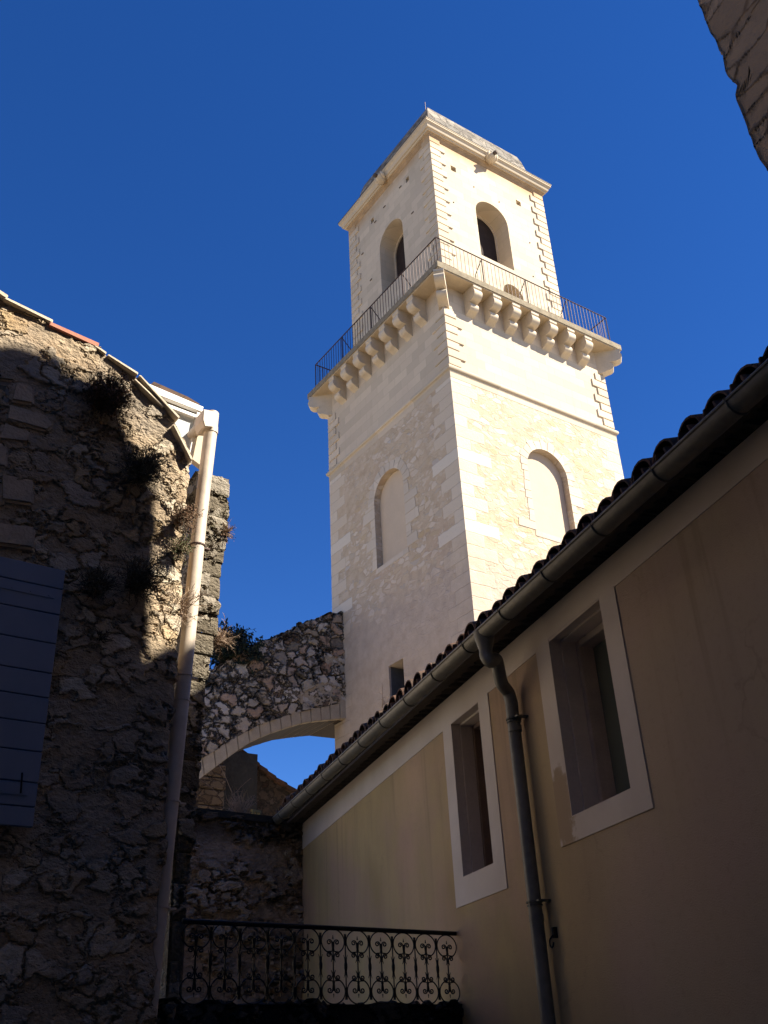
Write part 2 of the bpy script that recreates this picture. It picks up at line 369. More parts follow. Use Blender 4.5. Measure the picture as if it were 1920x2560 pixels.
# rusticated corner blocks
def quoins(a, z0, z1, ch, name, mat, out=.04):
    n = int(round((z1-z0)/ch)); ch = (z1-z0)/n
    for sx in (-1, 1):
        for sy in (-1, 1):
            b = MB()
            for i in range(n):
                L = .60 if (i % 2) else .41
                zz0, zz1 = z0+i*ch+.012, z0+(i+1)*ch-.012
                xs = sorted((sx*(a+out), sx*(a-L))); ys = sorted((sy*(a+out), sy*(a-L)))
                # L-shaped block hugging the corner
                x0, x1 = sorted((sx*(a+out), sx*(a-L))); y0, y1 = sorted((sy*(a+out), sy*(a-.06)))
                b.bevbox(x0, x1, y0, y1, zz0, zz1, .012)
                x0, x1 = sorted((sx*(a+out-.0015), sx*(a-.06))); y0, y1 = sorted((sy*(a+out-.02), sy*(a-L)))
                b.bevbox(x0, x1, y0, y1, zz0+.001, zz1-.001, .012)
            b.build(name, mat, T, fixn=True)
quoins(am, 18.56, 20.62, .295, 'corner_blocks', M['ashlar2'])
quoins(au, 21.76, 29.05, .295, 'corner_blocks', M['ashlar'])
# slab
b = MB(); b.box(-as_, as_, -as_, as_, ZT['sb'], ZT['st']); sl = b.build('balcony_slab', [M['slab']], T)
b = MB(); b.box(-as_+.03, as_-.03, -as_+.03, as_-.03, ZT['sb']-.035, ZT['sb']+.01); b.build('slab_soffit', M['soff'], T)
# corbels
def corbel_prof(k=1.0):
    P = [(0, -.035), (.49, -.035), (.49, -.12), (.475, -.13), (.49, -.14)]
    P += [(.32+.19*math.cos(t), -.30-.19*math.sin(t)) for t in [R(x) for x in range(-40, 100, 14)]]
    P += [(.27, -.49), (.20, -.505)]
    P += [(.13+.155*math.cos(t), -.65-.155*math.sin(t)) for t in [R(x) for x in range(-55, 92, 14)]]
    P += [(.02, -.87), (0, -.89)]
    return [(x*k, z) for x, z in P]
def corbel(pos, ang, k, wd, e0=0):
    pr = corbel_prof(k); b = MB(); Mx = Matrix.Rotation(ang, 4, 'Z')
    pts = [Mx @ Vector((o-e0, -wd/2, z)) for o, z in pr]+[Mx @ Vector((-.25-e0, -wd/2, pr[-1][1])), Mx @ Vector((-.25-e0, -wd/2, pr[0][1]))]
    b.prism([p+Vector(pos) for p in pts], Mx @ Vector((0, wd, 0)))
    o = b.build('corbel', M['corbel'], T, smooth='auto'); return o
for i in range(7):
    s = (i-3)*.747
    corbel((s, -am, ZT['sb']), -PI/2, 1, .30); corbel((-am, s, ZT['sb']), PI, 1, .30)
    corbel((s, am, ZT['sb']), PI/2, 1, .30); corbel((am, s, ZT['sb']), 0, 1, .30)
for sx in (-1, 1):
    for sy in (-1, 1):
        corbel((sx*am, sy*am, ZT['sb']), math.atan2(sy, sx), 1.36, .30, .0)
# iron railing round the balcony
ar = AT['r']; zt = ZT['rail']; z0 = ZT['st']
for k in range(4):
    Mx = Matrix.Rotation(k*PI/2, 4, 'Z'); b = MB()
    def P(x, y, z): return Mx @ Vector((x, y, z))
    b.tube([P(-ar, -ar, zt), P(ar, -ar, zt)], .02, 6); b.tube([P(-ar, -ar, z0+.1), P(ar, -ar, z0+.1)], .012, 6)
    nb = 47
    for i in range(1, nb):
        x = -ar+2*ar*i/nb; b.tube([P(x, -ar, z0), P(x, -ar, zt)], .0095, 5)
    rl = b.build('railing_side', M['iron'], T)
    for x in (-ar, -1.78, -.02, 1.74):
        b = MB(); b.tube([P(x, -ar, z0), P(x, -ar, zt)], .018, 6)
        if x > -3: b.tube([P(x, -ar, zt-.02), P(x, -ar+.33, zt-.38), P(x, -ar+.35, z0)], .016, 6)
        b.build('railing_post', M['iron'], rl)
# cornice
cp = [(-.1, 29.03), (.02, 29.03), (.03, 29.08), (.075, 29.085), (.085, 29.13), (.14, 29.14), (.15, 29.19), (.20, 29.2), (.215, 29.235), (.225, 29.29), (.25, 29.34), (.285, 29.375), (.295, 29.38), (.295, 29.44), (.31, 29.445), (.31, 29.485), (-.1, 29.62)]
ring(cp, au, 'cornice', M['trim'])
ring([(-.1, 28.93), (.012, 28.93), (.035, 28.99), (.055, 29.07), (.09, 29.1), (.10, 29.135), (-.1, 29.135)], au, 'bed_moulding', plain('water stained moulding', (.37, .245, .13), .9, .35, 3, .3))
ring([(-.2, 29.35), (.322, 29.487), (.322, 29.502), (-.2, 29.66)], au, 'cornice_flashing', plain('dark flashing', (.05, .045, .04), .7))
rp = [(2.34, 29.5), (2.34, 29.95), (2.30, 30.0), (2.36, 30.03), (2.36, 30.1), (2.27, 30.16), (2.25, 30.5), (2.17, 30.95), (2.08, 31.26), (1.6, 31.9), (1.0, 32.4), (.4, 32.65), (0.03, 32.7)]
b = MB(); n = len(rp); vs = []
for sx, sy in ((-1, -1), (1, -1), (1, 1), (-1, 1)): vs += [(o*sx, o*sy, z) for o, z in rp]
b.add(vs, [(i*n+k, ((i+1) % 4)*n+k, ((i+1) % 4)*n+k+1, i*n+k+1) for i in range(4) for k in range(n-1)]+[(n-1, 2*n-1, 3*n-1, 4*n-1)])
b.build('roof', M['lead'], T, smooth='auto')
b = MB(); b.tube([(0, 0, 32.6), (0, 0, 34.6)], [.02, .01], 6); b.build('lightning_rod', M['iron'], T)
b = MB(); b.tube([(-1.9, -1.75, 31.2), (-1.93, -1.8, 31.95)], .012, 5); b.build('aerial_rod', M['iron'], T)
# carved spouts on the cornice
def spout(px, face):
    b = MB()
    p = T.on(px, -au-.31) if face == 'y' else T.onx(px, -au-.31)
    d = Vector((0, -1, 0)) if face == 'y' else Vector((-1, 0, 0)); sd_ = Vector((d.y, -d.x, 0))
    c0 = p-d*.2
    b.tube([c0, c0+d*.14, c0+d*.26, c0+d*.34], [.17, .19, .15, .10], 10)
    b.tube([c0+d*.3+Vector((0, 0, .03)), c0+d*.46+Vector((0, 0, .0))], [.075, .07], 8, mi=1)
    for s_ in (-1, 1):
        b.tube([c0+d*.05+sd_*s_*.1-Vector((0, 0, .1)), c0+d*.2+sd_*s_*.2-Vector((0, 0, .02)), c0+d*.3+sd_*s_*.17+Vector((0, 0, .1))], [.05, .06, .03], 6)
    b.build('carved_spout', [M['corbel'], M['dark']], T, smooth=True)
spout((1229, 392), 'y'); spout((950, 445), 'x')
# small plates on the shaft
for s, z in ((-.75, 27.6), (.35, 27.5), (-1.75, 26.3), (1.55, 26.2), (1.45, 24.6)):
    b = MB(); b.box(s-.018, s+.018, -au-.02, -au+.01, z-.018, z+.018); b.build('wall_tie', M['dark'], T)
for s, z in ((-.75, 28.25), (.25, 28.2), (-1.3, 26.5), (1.3, 25.6), (.85, 28.0), (1.75, 27.2)):
    b = MB(); b.box(-au-.02, -au+.01, s-.06, s+.06, z-.02, z+.02); b.build('wall_tie', M['dark'], T)

# ------------------------------------------------------------------ flying arch against the tower
Y0 = 2.646                                   # front plane in tower axes (local y), back at ~3.6
A = Fr('stone_arch', TC+az(AZT)*-2.0 if False else Vector((T.l + T.x*-5.5 + T.y*2.646)), -AZT, 'rubble half arch with dressed voussoirs leaning on the foot of the tower', 'arch')
def a2(px): return A.on(px, 0)
top = [a2(p) for p in ((868, 1532), (838, 1533), (800, 1546), (770, 1556), (742, 1565), (735, 1574), (700, 1588), (685, 1596), (650, 1606), (630, 1614), (600, 1632), (560, 1660), (530, 1682), (505, 1700), (470, 1735), (440, 1770))]
xr = top[0].x+.25
intr = [a2(p) for p in ((395, 2045), (440, 1993), (490, 1953), (515, 1936), (550, 1909), (590, 1879), (630, 1853), (670, 1836), (710, 1822), (760, 1807), (810, 1801), (871, 1796))]
extr = [a2(p) for p in ((380, 1990), (440, 1938), (493, 1898), (518, 1885), (552, 1865), (590, 1840), (628, 1820), (668, 1802), (708, 1790), (755, 1775), (800, 1765), (868, 1753))]
def interp(poly, x):
    q = sorted([(p.x, p.z) for p in poly])
    if x <= q[0][0]: return q[0][1]+(x-q[0][0])*(q[1][1]-q[0][1])/(q[1][0]-q[0][0])
    for (x0, z0_), (x1, z1_) in zip(q, q[1:]):
        if x <= x1: return z0_+(z1_-z0_)*(x-x0)/(x1-x0)
    return q[-1][1]
xl = top[-1].x-.5
M['arch'] = rubble('arch rubble', [(.46, .40, .31), (.54, .50, .45), (.42, .34, .24), (.60, .56, .50), (.42, .28, .19), (.46, .40, .32), (.54, .51, .47)], (.12, .10, .075), scale=2.7, zs=1.25, w=(.03, .085), warp=.17,
                   disp=.11, bump=.5, keep=.93, moss=((.022, .02, .015), 1.1, .50, .60, .75))
M['arch2'] = plain('arch dressed stone', (.40, .33, .235), .9, .25, 4, .5)
M['arch3'] = plain('arch underside shade', (.055, .042, .032), .9, .3, 5, .5)  # dark copy of the dressed stone, underside shade put into the colour
b = MB(); THK = 1.75
NX, NZ = 190, 90
def top_z(x): return interp(top, x)+.05*noise.noise(Vector((x*3, 0, 3)))+.04*noise.noise(Vector((x*9, 0, 5)))
def front(u, v):
    x = xl+(xr-xl)*u; e = interp(extr, x)-.04; return Vector((x, 0, e+(top_z(x)-e)*v))
b.grid(front, NX, NZ)
b.grid(lambda u, v: Vector((xl+(xr-xl)*u, THK*v, top_z(xl+(xr-xl)*u)+.03*noise.noise(Vector((u*30, v*4, 1))))), NX, 14)
b.grid(lambda u, v: (lambda x: Vector((x, THK, interp(intr, min(x, intr[-1].x))+.02+(top_z(min(x, xr))-interp(intr, min(x, intr[-1].x))-.02)*v)))(xl+(xr+1.1-xl)*u), NX, 20)
b.build('rubble_wall', M['arch'], A, smooth=True)
# voussoirs
b = MB(); xs = [intr[1].x-.9+i*0 for i in range(1)]; n = 17; x0 = intr[0].x+.2; x1 = intr[-1].x+.02
for i in range(n):
    ua, ub = x0+(x1-x0)*i/n+.006, x0+(x1-x0)*(i+1)/n-.006
    o_ = random.uniform(-.012, .012); tilt = .10*(1-i/n)
    e0, e1 = interp(extr, ua-tilt)+random.uniform(-.05, .02), interp(extr, ub-tilt)+random.uniform(-.05, .02)
    b.prism([(ua, -.03+o_, interp(intr, ua)), (ub, -.03+o_, interp(intr, ub)), (ub-tilt, -.03+o_, e1), (ua-tilt, -.03+o_, e0)], (0, .15, 0), 0)
    uc = ub+.02 if i < n-1 else ub+1.3
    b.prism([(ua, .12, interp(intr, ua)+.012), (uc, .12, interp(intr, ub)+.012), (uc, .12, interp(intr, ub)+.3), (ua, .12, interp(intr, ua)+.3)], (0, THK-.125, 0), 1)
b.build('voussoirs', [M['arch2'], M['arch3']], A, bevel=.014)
b = MB()                                     # dressed blocks by the tower
for px in (((740, 1742), (790, 1700), (868, 1712), (868, 1760), (760, 1768)), ((810, 1640), (868, 1620), (868, 1660), (815, 1668))):
    b.prism([a2(p)+Vector((0, -.03, 0)) for p in px], (0, .2, 0))
b.build('dressed_block', M['arch2'], A, bevel=.015)

# ------------------------------------------------------------------ rendered house on the right
AZB = -0.3563731632; dB = az(AZB); nB = az(AZB+PI/2); DW = 3.6
H = Fr('rendered_house', nB*DW, PI/2-AZB, 'long ochre rendered house with cream window surrounds and tiled eaves', 'house')
def ochre():
    t = NT('ochre render'); x, y, z = t.sep()
    n1 = t.noise(.9, t.co((1, 1, .45)), 4, .5); n2 = t.noise(.55, t.co(off=(5, 2, 7)), 3); n3 = t.noise(110, detail=3, rough=.7); n4 = t.noise(5, t.co((1, 1, .12)), 4)
    c = t.ramp(n1, [(.3, (.37, .265, .125)), (.48, (.48, .36, .175)), (.56, (.44, .33, .165)), (.7, (.52, .365, .22))])
    c = t.mix(t.step(n2, .46, .62, 0, .6), c, (.46, .30, .22))
    c = t.mix(t.step(n4, .5, .75, 0, .3), c, (.36, .29, .16))
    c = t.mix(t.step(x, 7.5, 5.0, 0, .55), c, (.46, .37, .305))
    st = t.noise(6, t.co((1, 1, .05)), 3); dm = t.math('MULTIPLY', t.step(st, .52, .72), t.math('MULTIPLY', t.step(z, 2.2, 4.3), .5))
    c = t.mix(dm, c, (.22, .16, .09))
    ck = t.n('TexVoronoi', {'Vector': t.n('VectorMath', {0: t.tc, 1: t.n('VectorMath', {0: t.noise(2.5, col=True), 'Scale': .5}, operation='SCALE').outputs[0]}, operation='ADD').outputs[0], 'Scale': .55}, feature='DISTANCE_TO_EDGE').outputs[0]
    cm = t.math('MULTIPLY', t.step(ck, .006, .0), t.step(t.noise(1.1), .5, .62)); c = t.mix(t.math('MULTIPLY', cm, .22), c, (.15, .10, .07))
    gr = t.noise(18, detail=6, rough=.75); c = t.mix(t.step(gr, .5, .75, 0, .35), c, (.30, .22, .15))
    c = t.mix(t.math('MULTIPLY', n3, .25), c, (.3, .25, .2), 'OVERLAY')
    return t.fin(c, .9, t.math('ADD', t.math('ADD', n3, t.math('MULTIPLY', gr, .8)), t.math('MULTIPLY', n1, 1.5)), .6, .008, .2)
def cream():
    t = NT('cream lime band'); x, y, z = t.sep()
    n1 = t.noise(2.0, detail=5); n3 = t.noise(100, detail=3); n2 = t.noise(7, detail=6, rough=.7)
    c = t.ramp(n1, [(.3, (.54, .46, .375)), (.7, (.62, .54, .455))])
    d = t.n('VectorMath', {0: t.tc, 1: (6.31, 0, 3.17)}, operation='SUBTRACT').outputs[0]
    d = t.n('VectorMath', {0: d, 1: (2.2, 1, 1)}, operation='MULTIPLY').outputs[0]
    dist = t.n('VectorMath', {0: d}, operation='LENGTH').outputs[1]
    f = t.step(t.math('ADD', dist, t.math('MULTIPLY', n2, .7)), .72, .58)
    c = t.mix(t.math('MULTIPLY', f, .8), c, (.30, .20, .10))
    return t.fin(c, .88, t.math('ADD', n3, n2), .3, .006, .2)
M['ochre'] = ochre(); M['cream'] = cream()
M['reveal'] = plain('window reveal plaster', (.54, .46, .39), .9, .12, 6, .2)
WIN = [dict(s0=7.54, s1=8.17, z0=3.02, z1=4.375, b0=7.34, b1=8.37, bz=2.80, dep=(.077, .28)),
       dict(s0=5.42, s1=6.20, z0=3.09, z1=4.425, b0=5.22, b1=6.41, bz=2.925, dep=(.089, .30))]
S0, S1, ZW = -6.0, 13.6, 4.64
b = MB(); xs = [S0]+[v for w_ in (WIN[1], WIN[0]) for v in (w_['s0'], w_['s1'])]+[S1]
TH = .45
b.box(xs[0], xs[1], -TH, 0, 0, ZW); b.box(xs[2], xs[3], -TH, 0, 0, ZW); b.box(xs[4], xs[5], -TH, 0, 0, ZW)
for w_ in WIN:
    b.box(w_['s0'], w_['s1'], -TH, 0, 0, w_['z0']); b.box(w_['s0'], w_['s1'], -TH, 0, w_['z1'], ZW)
b.box(S0, S0+.3, -6, -TH, 0, ZW); b.box(S1-.3, S1, -6, -TH, 0, ZW); b.box(S0, S1, -6.3, -6, 0, ZW)
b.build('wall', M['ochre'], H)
b = MB(); fz = lambda s: 4.297+(4.435-4.297)*(13.56-s)/(13.56-3.58)
b.prism([(S0, 0, fz(S0)), (S1+.0, 0, fz(S1)), (S1, 0, ZW-.003), (S0, 0, ZW-.003)], (0, .006, 0)); b.build('frieze_band', M['cream'], H)
for k, w_ in enumerate(WIN):
    s0, s1, z0, z1 = w_['s0'], w_['s1'], w_['z0'], w_['z1']; d1, d2 = w_['dep']
    b = MB(); e = .009
    b.box(w_['b0'], s0, 0, e, w_['bz'], fz(s0)+.01); b.box(s1, w_['b1'], 0, e, w_['bz'], fz(s1)+.01); b.box(s0, s1, 0, e, w_['bz'], z0)
    wn = b.build('window', M['cream'], H, label=['narrow deep-set window nearer the far end', 'wider window with dark greenish glass and peeling plaster'][k])
    b = MB(); i1 = .022
    for (xa, xb, za, zb) in ((s0, s0+i1, z0, z1), (s1-i1, s1, z0, z1), (s0+i1, s1-i1, z1-i1, z1), (s0+i1, s1-i1, z0, z0+.012)): b.box(xa, xb, -d2, -d1, za, zb)
    i0 = .005
    for (xa, xb, za, zb) in ((s0-.001, s0+i0, z0, z1), (s1-i0, s1+.001, z0, z1), (s0+i0, s1-i0, z1-i0, z1+.001), (s0+i0, s1-i0, z0-.001, z0+i0)): b.box(xa, xb, -d1, e, za, zb)
    b.build('reveal', M['reveal'], wn)
    b = MB(); i2 = .075 if k else .06
    for (xa, xb, za, zb) in ((s0+i1, s0+i2, z0+.012, z1-i1), (s1-i2, s1-i1, z0+.012, z1-i1), (s0+i2, s1-i2, z1-i2, z1-i1), (s0+i2, s1-i2, z0+.012, z0+.05)): b.box(xa, xb, -d2-.05, -d2+.09, za, zb)
    b.build('frame', plain('window frame %d' % k, [(.20, .13, .09), (.42, .34, .28)][k], .7, .2), wn, bevel=.004)
    b = MB(); b.box(s0+i1, s1-i1, -d2-.035, -d2-.03, z0+.012, z1-i1)
    t = NT('window glass %d' % k); nn = t.noise(5, t.co((1, 1, .4)), 3)
    gl = b.build('pane', t.fin((.13, .145, .11) if k else (.04, .028, .022), .12 if k else .3, nn, .12, .02, 1.0), wn)
    b = MB(); b.box(s0-.1, s1+.1, -d2-.12, -d2-.1, z0-.1, z1+.1); b.build('room_dark', plain('unlit room %d' % k, (.01, .01, .01)), wn)
# eaves: two corbelled rows of half-round tiles (genoise)
M['tile'] = rubble('old clay tile', [(.10, .05, .035), (.15, .08, .05), (.12, .075, .055), (.08, .05, .04)], (.06, .04, .03), scale=5, zs=1, w=(0, .03), warp=.05, dodisp=False, bump=.3,
                   moss=((.035, .032, .026), 4, .45, .65, .6))
M['mort'] = plain('eaves mortar', (.075, .06, .045), .95, .4, 9, .6)
def half(b, x, y0, y1, zc, r, th=.014, up=True, n=8, tz=0.0, x2=None):
    """half-round tile along local y from y0 to y1; zc at y1, zc+tz at y0"""
    vs = []; s = 1 if up else -1
    for (yy, z_) in ((y1, zc), (y0, zc+tz)):
        for rr in (r, r-th):
            for k in range(n+1):
                a_ = PI*k/n; vs.append((x+rr*math.cos(a_), yy, z_+s*rr*math.sin(a_)))
    m = n+1; f = []
    for k in range(n):
        f += [(k, k+1, 2*m+k+1, 2*m+k), (m+k, 3*m+k, 3*m+k+1, m+k+1), (k, m+k, m+k+1, k+1), (2*m+k, 2*m+k+1, 3*m+k+1, 3*m+k)]
    f += [(0, 2*m, 3*m, m), (n, m+n, 3*m+n, 2*m+n)]
    b.add(vs, f)
zg = lambda s: ZW+.0
b = MB()
rowz = [(ZW-.0, .10), (ZW+.05, .20)]
for zr, out in rowz:
    s = 2.0
    while s < S1-.1:
        half(b, s+random.uniform(-.01, .01), -.1, out+random.uniform(-.012, .012), zr, .066, up=True); s += .15
    b.box(2.0, S1, -.2, out-.04, zr+.03, zr+.05, 0)
b.build('tiled_eaves', M['mort'], H, smooth='auto')
# roof: canal tiles
b = MB(); SP = .2435; TA = math.tan(R(17)); ZR = 4.845; s = 5.061*.6545+.01-2*SP; ZTL = 4.675
YE = .30
b.prism([(S0, YE-.06, ZTL-.03), (S1, YE-.06, ZTL-.03), (S1, -4.2, ZTL+4.4*TA-.03), (S0, -4.2, ZTL+4.4*TA-.03)], (0, 0, -.03))
b.prism([(S0, -4.2, ZTL+4.4*TA-.03), (S1, -4.2, ZTL+4.4*TA-.03), (S1, -6.5, ZTL+.9), (S0, -6.5, ZTL+.9)], (0, 0, -.03))
b.build('roof_deck', M['mort'], H)
b = MB()
while s > S0+.2: s -= SP
s += SP
while s < S1+.05:
    L = 4.4; ZTL = 4.68+.0135*(s-3.1)
    for kk, (ya, yb) in enumerate(((YE-.42, YE), (YE-.8, YE-.36), (YE-1.2, YE-.75), (-4.1, YE-1.15))):
        j = random.uniform(-.012, .012); jr = random.uniform(-.006, .006)
        half(b, s+j, ya, yb+(random.uniform(-.03, .015) if kk == 0 else 0), ZTL+(YE-yb)*TA+.012*kk, (.118+jr), tz=(yb-ya)*TA)
        half(b, s+SP/2, ya, yb+(.03 if kk == 0 else 0), ZTL+.035+(YE-yb)*TA, .085, up=False, tz=(yb-ya)*TA)
    s += SP
b.build('roof_tiles', M['tile'], H, smooth='auto')
# gutter
M['zinc'] = plain('old zinc', (.155, .15, .13), .55, .4, 2.5, .2, .3, .4)
M['zincd'] = plain('dark zinc seam', (.10, .10, .085), .5, .3, 4, .15, .35)
YL = .45; _g0, _g1 = H.on((1920, 903), .45), H.on((689, 2039.5), .45); lipz = lambda s: _g0.z+(_g1.z-_g0.z)*(s-_g0.x)/(_g1.x-_g0.x)
GR = .070
b = MB(); n = 12; SS = [1.0+i*.25 for i in range(51)]; SS = [x for x in SS if x < 13.40]+[13.45]
vs = []
for s in SS:
    zc = lipz(s)-.004
    for k in range(n+1):
        a_ = PI+PI*k/n; vs.append((s, YL-GR+GR*math.cos(a_)*-1, zc+GR*math.sin(a_)))
    for k in range(n+1):
        a_ = PI+PI*k/n; vs.append((s, YL-GR+(GR-.004)*math.cos(a_)*-1, zc+(GR-.004)*math.sin(a_)))
m = 2*(n+1); fs = []
for i in range(len(SS)-1):
    for k in range(n):
        fs.append((i*m+k, i*m+k+1, (i+1)*m+k+1, (i+1)*m+k)); fs.append((i*m+n+1+k, (i+1)*m+n+1+k, (i+1)*m+n+2+k, i*m+n+2+k))
b.add(vs, fs)
for se in (len(SS)-1,):
    b.add([vs[se*m+k] for k in range(n+1)], [tuple(range(n+1))])
b.tube([(s_, YL, lipz(s_)) for s_ in (SS[0], SS[-1])], .011, 8)
gt = b.build('gutter', M['zinc'], H, smooth='auto', fixn=False)
br0 = None
for i in range(17):
    s = 1.9+i*.70
    if br0 is None:
        bb = MB(); bb.tube([(0, -GR+(GR+.004)*math.cos(a_), (GR+.004)*math.sin(a_)) for a_ in [PI+PI*k/12 for k in range(13)]]+[(0, .014, .012)], .0075, 6)
        br0 = bb.build('gutter_bracket', M['zincd'], gt); o = br0
    else: o = br0.copy(); COL.objects.link(o); o.parent = gt
    o.location = (s, YL, lipz(s)-.002)
# downpipe
so_ = H.on((1204, 1582), YL-.05)
px_ = [(6.78, .075)]
sp = 6.76
o0 = Vector((so_.x, YL-GR, lipz(so_.x)-GR+.02))
b = MB()
b.tube([o0+Vector((0, 0, .05)), o0+Vector((0, 0, -.02)), o0+Vector((0, 0, -.10)), o0+Vector((0, 0, -.13))], [.085, .075, .053, .05], 14)
q1 = Vector((sp+.02, .08, o0.z-.40))
pth = [o0+Vector((0, 0, -.12)), o0+Vector((0, 0, -.155)), o0+Vector((-.01, -.025, -.2)), o0.lerp(q1, .35)+Vector((0, -.02, .0)), o0.lerp(q1, .55), o0.lerp(q1, .75)+Vector((0, .02, 0)), q1+Vector((0, .02, .06)), q1+Vector((0, 0, -.02)), q1+Vector((0, 0, -.1))]
# smooth by subdividing (Catmull-Rom)
def cr(P, n=5):
    out = []
    for i in range(len(P)-1):
        p0, p1, p2, p3 = P[max(i-1, 0)], P[i], P[i+1], P[min(i+2, len(P)-1)]
        for k in range(n):
            t = k/n; out.append(.5*((2*p1)+(p2-p0)*t+(2*p0-5*p1+4*p2-p3)*t*t+(3*p1-p0-3*p2+p3)*t*t*t))
    return out+[P[-1]]
b.tube(cr(pth), .052, 14)
b.tube([q1+Vector((0, 0, -.05)), (sp-.0, .08, .1)], .0505, 16)
for z in (q1.z-.22, 2.53): b.tube([(sp+.01, .08, z), (sp+.01, .08, z-.05)], .0545, 16)
dp = b.build('downpipe', M['zinc'], H, smooth='auto')
for z in (q1.z-.16, 2.62):
    b = MB(); b.tube([(sp+.01, .08, z), (sp+.01, .08, z-.012)], .062, 14); b.tube([(sp+.01, .08, z-.025), (sp+.01, .08, z-.035)], .058, 14); b.box(sp-.09, sp-.04, .0, .1, z-.012, z)
    b.build('pipe_clamp', M['zincd'], dp)
hk = H.on((1387, 2345), .02)
b = MB(); b.box(hk.x-.012, hk.x+.012, 0, .03, hk.z, hk.z+.07)
b.tube([Vector((hk.x, .03, hk.z+.02))]+[Vector((hk.x-.0+.028*math.sin(t), .05, hk.z-.03+.03*math.cos(t))) for t in [x*PI/6 for x in range(0, 10)]], .006, 6)
b.build('wall_hook', M['black'], H)

# ------------------------------------------------------------------ old stone house on the left
AZS = 0.9384464 ; 
AZS = R(53.769)
D0 = 6.2
L = Fr('rubble_house', az(AZS-PI/2)*D0, PI/2-AZS, 'weathered rubble stone house with blue-grey shutter and cream downpipe', 'house')
TOPL = [(-90, 690), (0, 740), (60, 770), (134, 812), (200, 850), (248, 874), (268, 894), (310, 922), (347, 950), (400, 1000), (437, 1055), (462, 1110), (484, 1160)]
tp = [L.on(p) for p in TOPL]
def ltop(x):
    for p, q_ in zip(tp, tp[1:]):
        if x <= q_.x: return p.z+(q_.z-p.z)*(x-p.x)/(q_.x-p.x)
    return tp[-1].z
def lrub(t, col, base):
    v = t.sep()
    # big dressed quoin blocks by the window; warm stains
    n = t.noise(1.3, base, 4)
    col = t.mix(t.step(n, .52, .66, 0, .45), col, (.30, .19, .10))
    n = t.noise(.8, t.co(off=(3, 3, 3)), 4)
    return t.mix(t.step(n, .5, .66, 0, .55), col, (.24, .215, .185))
M['left'] = rubble('left wall rubble', [(.46, .37, .26), (.36, .27, .18), (.64, .56, .44), (.30, .22, .15), (.50, .36, .2), (.44, .38, .31), (.58, .48, .34)], (.34, .26, .175), scale=4.8, zs=1.35, w=(.0, .10), warp=.14,
                   disp=.03, bump=.9, keep=.62, dirt=lrub, fine=26, moss=((.06, .052, .035), 2.0, .57, .68, .7))
LX0, LX1 = -2.2, 2.655
b = MB()
def lf(u, v):
    x = LX0+(LX1-LX0)*u; zt_ = ltop(x); z = -.0+(zt_)*v
    y = .05*noise.noise(Vector((x*1.1, z*1.1, 2)))
    if x > LX1-.12: y += (x-(LX1-.12))**2*3
    xx = x+(.035*noise.noise(Vector((z*2.2, 1, 1)))+.02*noise.noise(Vector((z*7, 2, 1))))*max(0, (u-.8)/.2)
    if z > 5.9 and u > .9: xx += (u-.9)*10*.03
    return Vector((xx, y, z))
b.grid(lf, 300, 460)
b.grid(lambda u, v: lf(1, v)+Vector((-.02*u*0, .0+.75*u, 0)), 44, 260)
b.build('wall', M['left'], L, smooth=True, fixn=False)
b = MB(); b.prism([(LX0, .09, 0), (LX1-.02, .09, 0)]+[(p.x, .09, p.z-.08) for p in reversed(tp) if p.x < LX1-.02]+[(LX0, .09, tp[0].z)], (0, .6, 0)); b.build('wall_core', M['mort'], L)
M['jamb0'] = plain('verge bedding mortar', (.26, .21, .15), .95, .35, 9, .5)
# verge tiles along the sloping top
M['verge'] = plain('cream verge tile', (.56, .47, .35), .85, .2, 9, .4)
M['vred'] = plain('red verge tile', (.42, .17, .11), .8, .2, 9, .3)
VT = [((-80, 672), (22, 738), 0, 13), ((14, 741), (134, 799), 0, 11), ((126, 803), (249, 857), 1, 16), ((238, 860), (268, 880), 0, 9), ((272, 884), (347, 931), 0, 9), ((340, 946), (412, 1014), 0, 8), ((352, 936), (451, 1042), 0, 9), ((438, 1060), (484, 1148), 0, 9)]
for i, (pa, pb, red, th) in enumerate(VT):
    yf = -.035 if i not in (5,) else -.02
    p, q_ = L.on(pa, yf), L.on(pb, yf); dz = th/2458*7.6
    b = MB(); d = (q_-p).normalized(); nn = Vector((-d.z, 0, d.x)); 
    if nn.z < 0: nn = -nn
    b.prism([p, q_, q_-nn*dz, p-nn*dz*.8], (0, .42, 0))
    b.prism([p-nn*dz*.8+Vector((0, .05, 0)), q_-nn*dz+Vector((0, .05, 0)), q_-nn*(dz+.03)+Vector((-.01, .06, 0)), p-nn*(dz+.03)+Vector((0, .06, 0))], (0, .35, 0), 1)
    b.build('verge_tile', [M['vred'] if red else M['verge'], M['jamb0']], L, bevel=.005, label='red clay tile on the sloping wall top' if red else None)
# roof plane behind the verge
b = MB(); b.grid(lambda u, v: Vector((LX0+(LX1-.1-LX0)*u, .3+.5*v, ltop(LX0+(LX1-.1-LX0)*u)+.0+.02*v)), 40, 2); b.build('roof_slope', M['tile'], L, fixn=False)
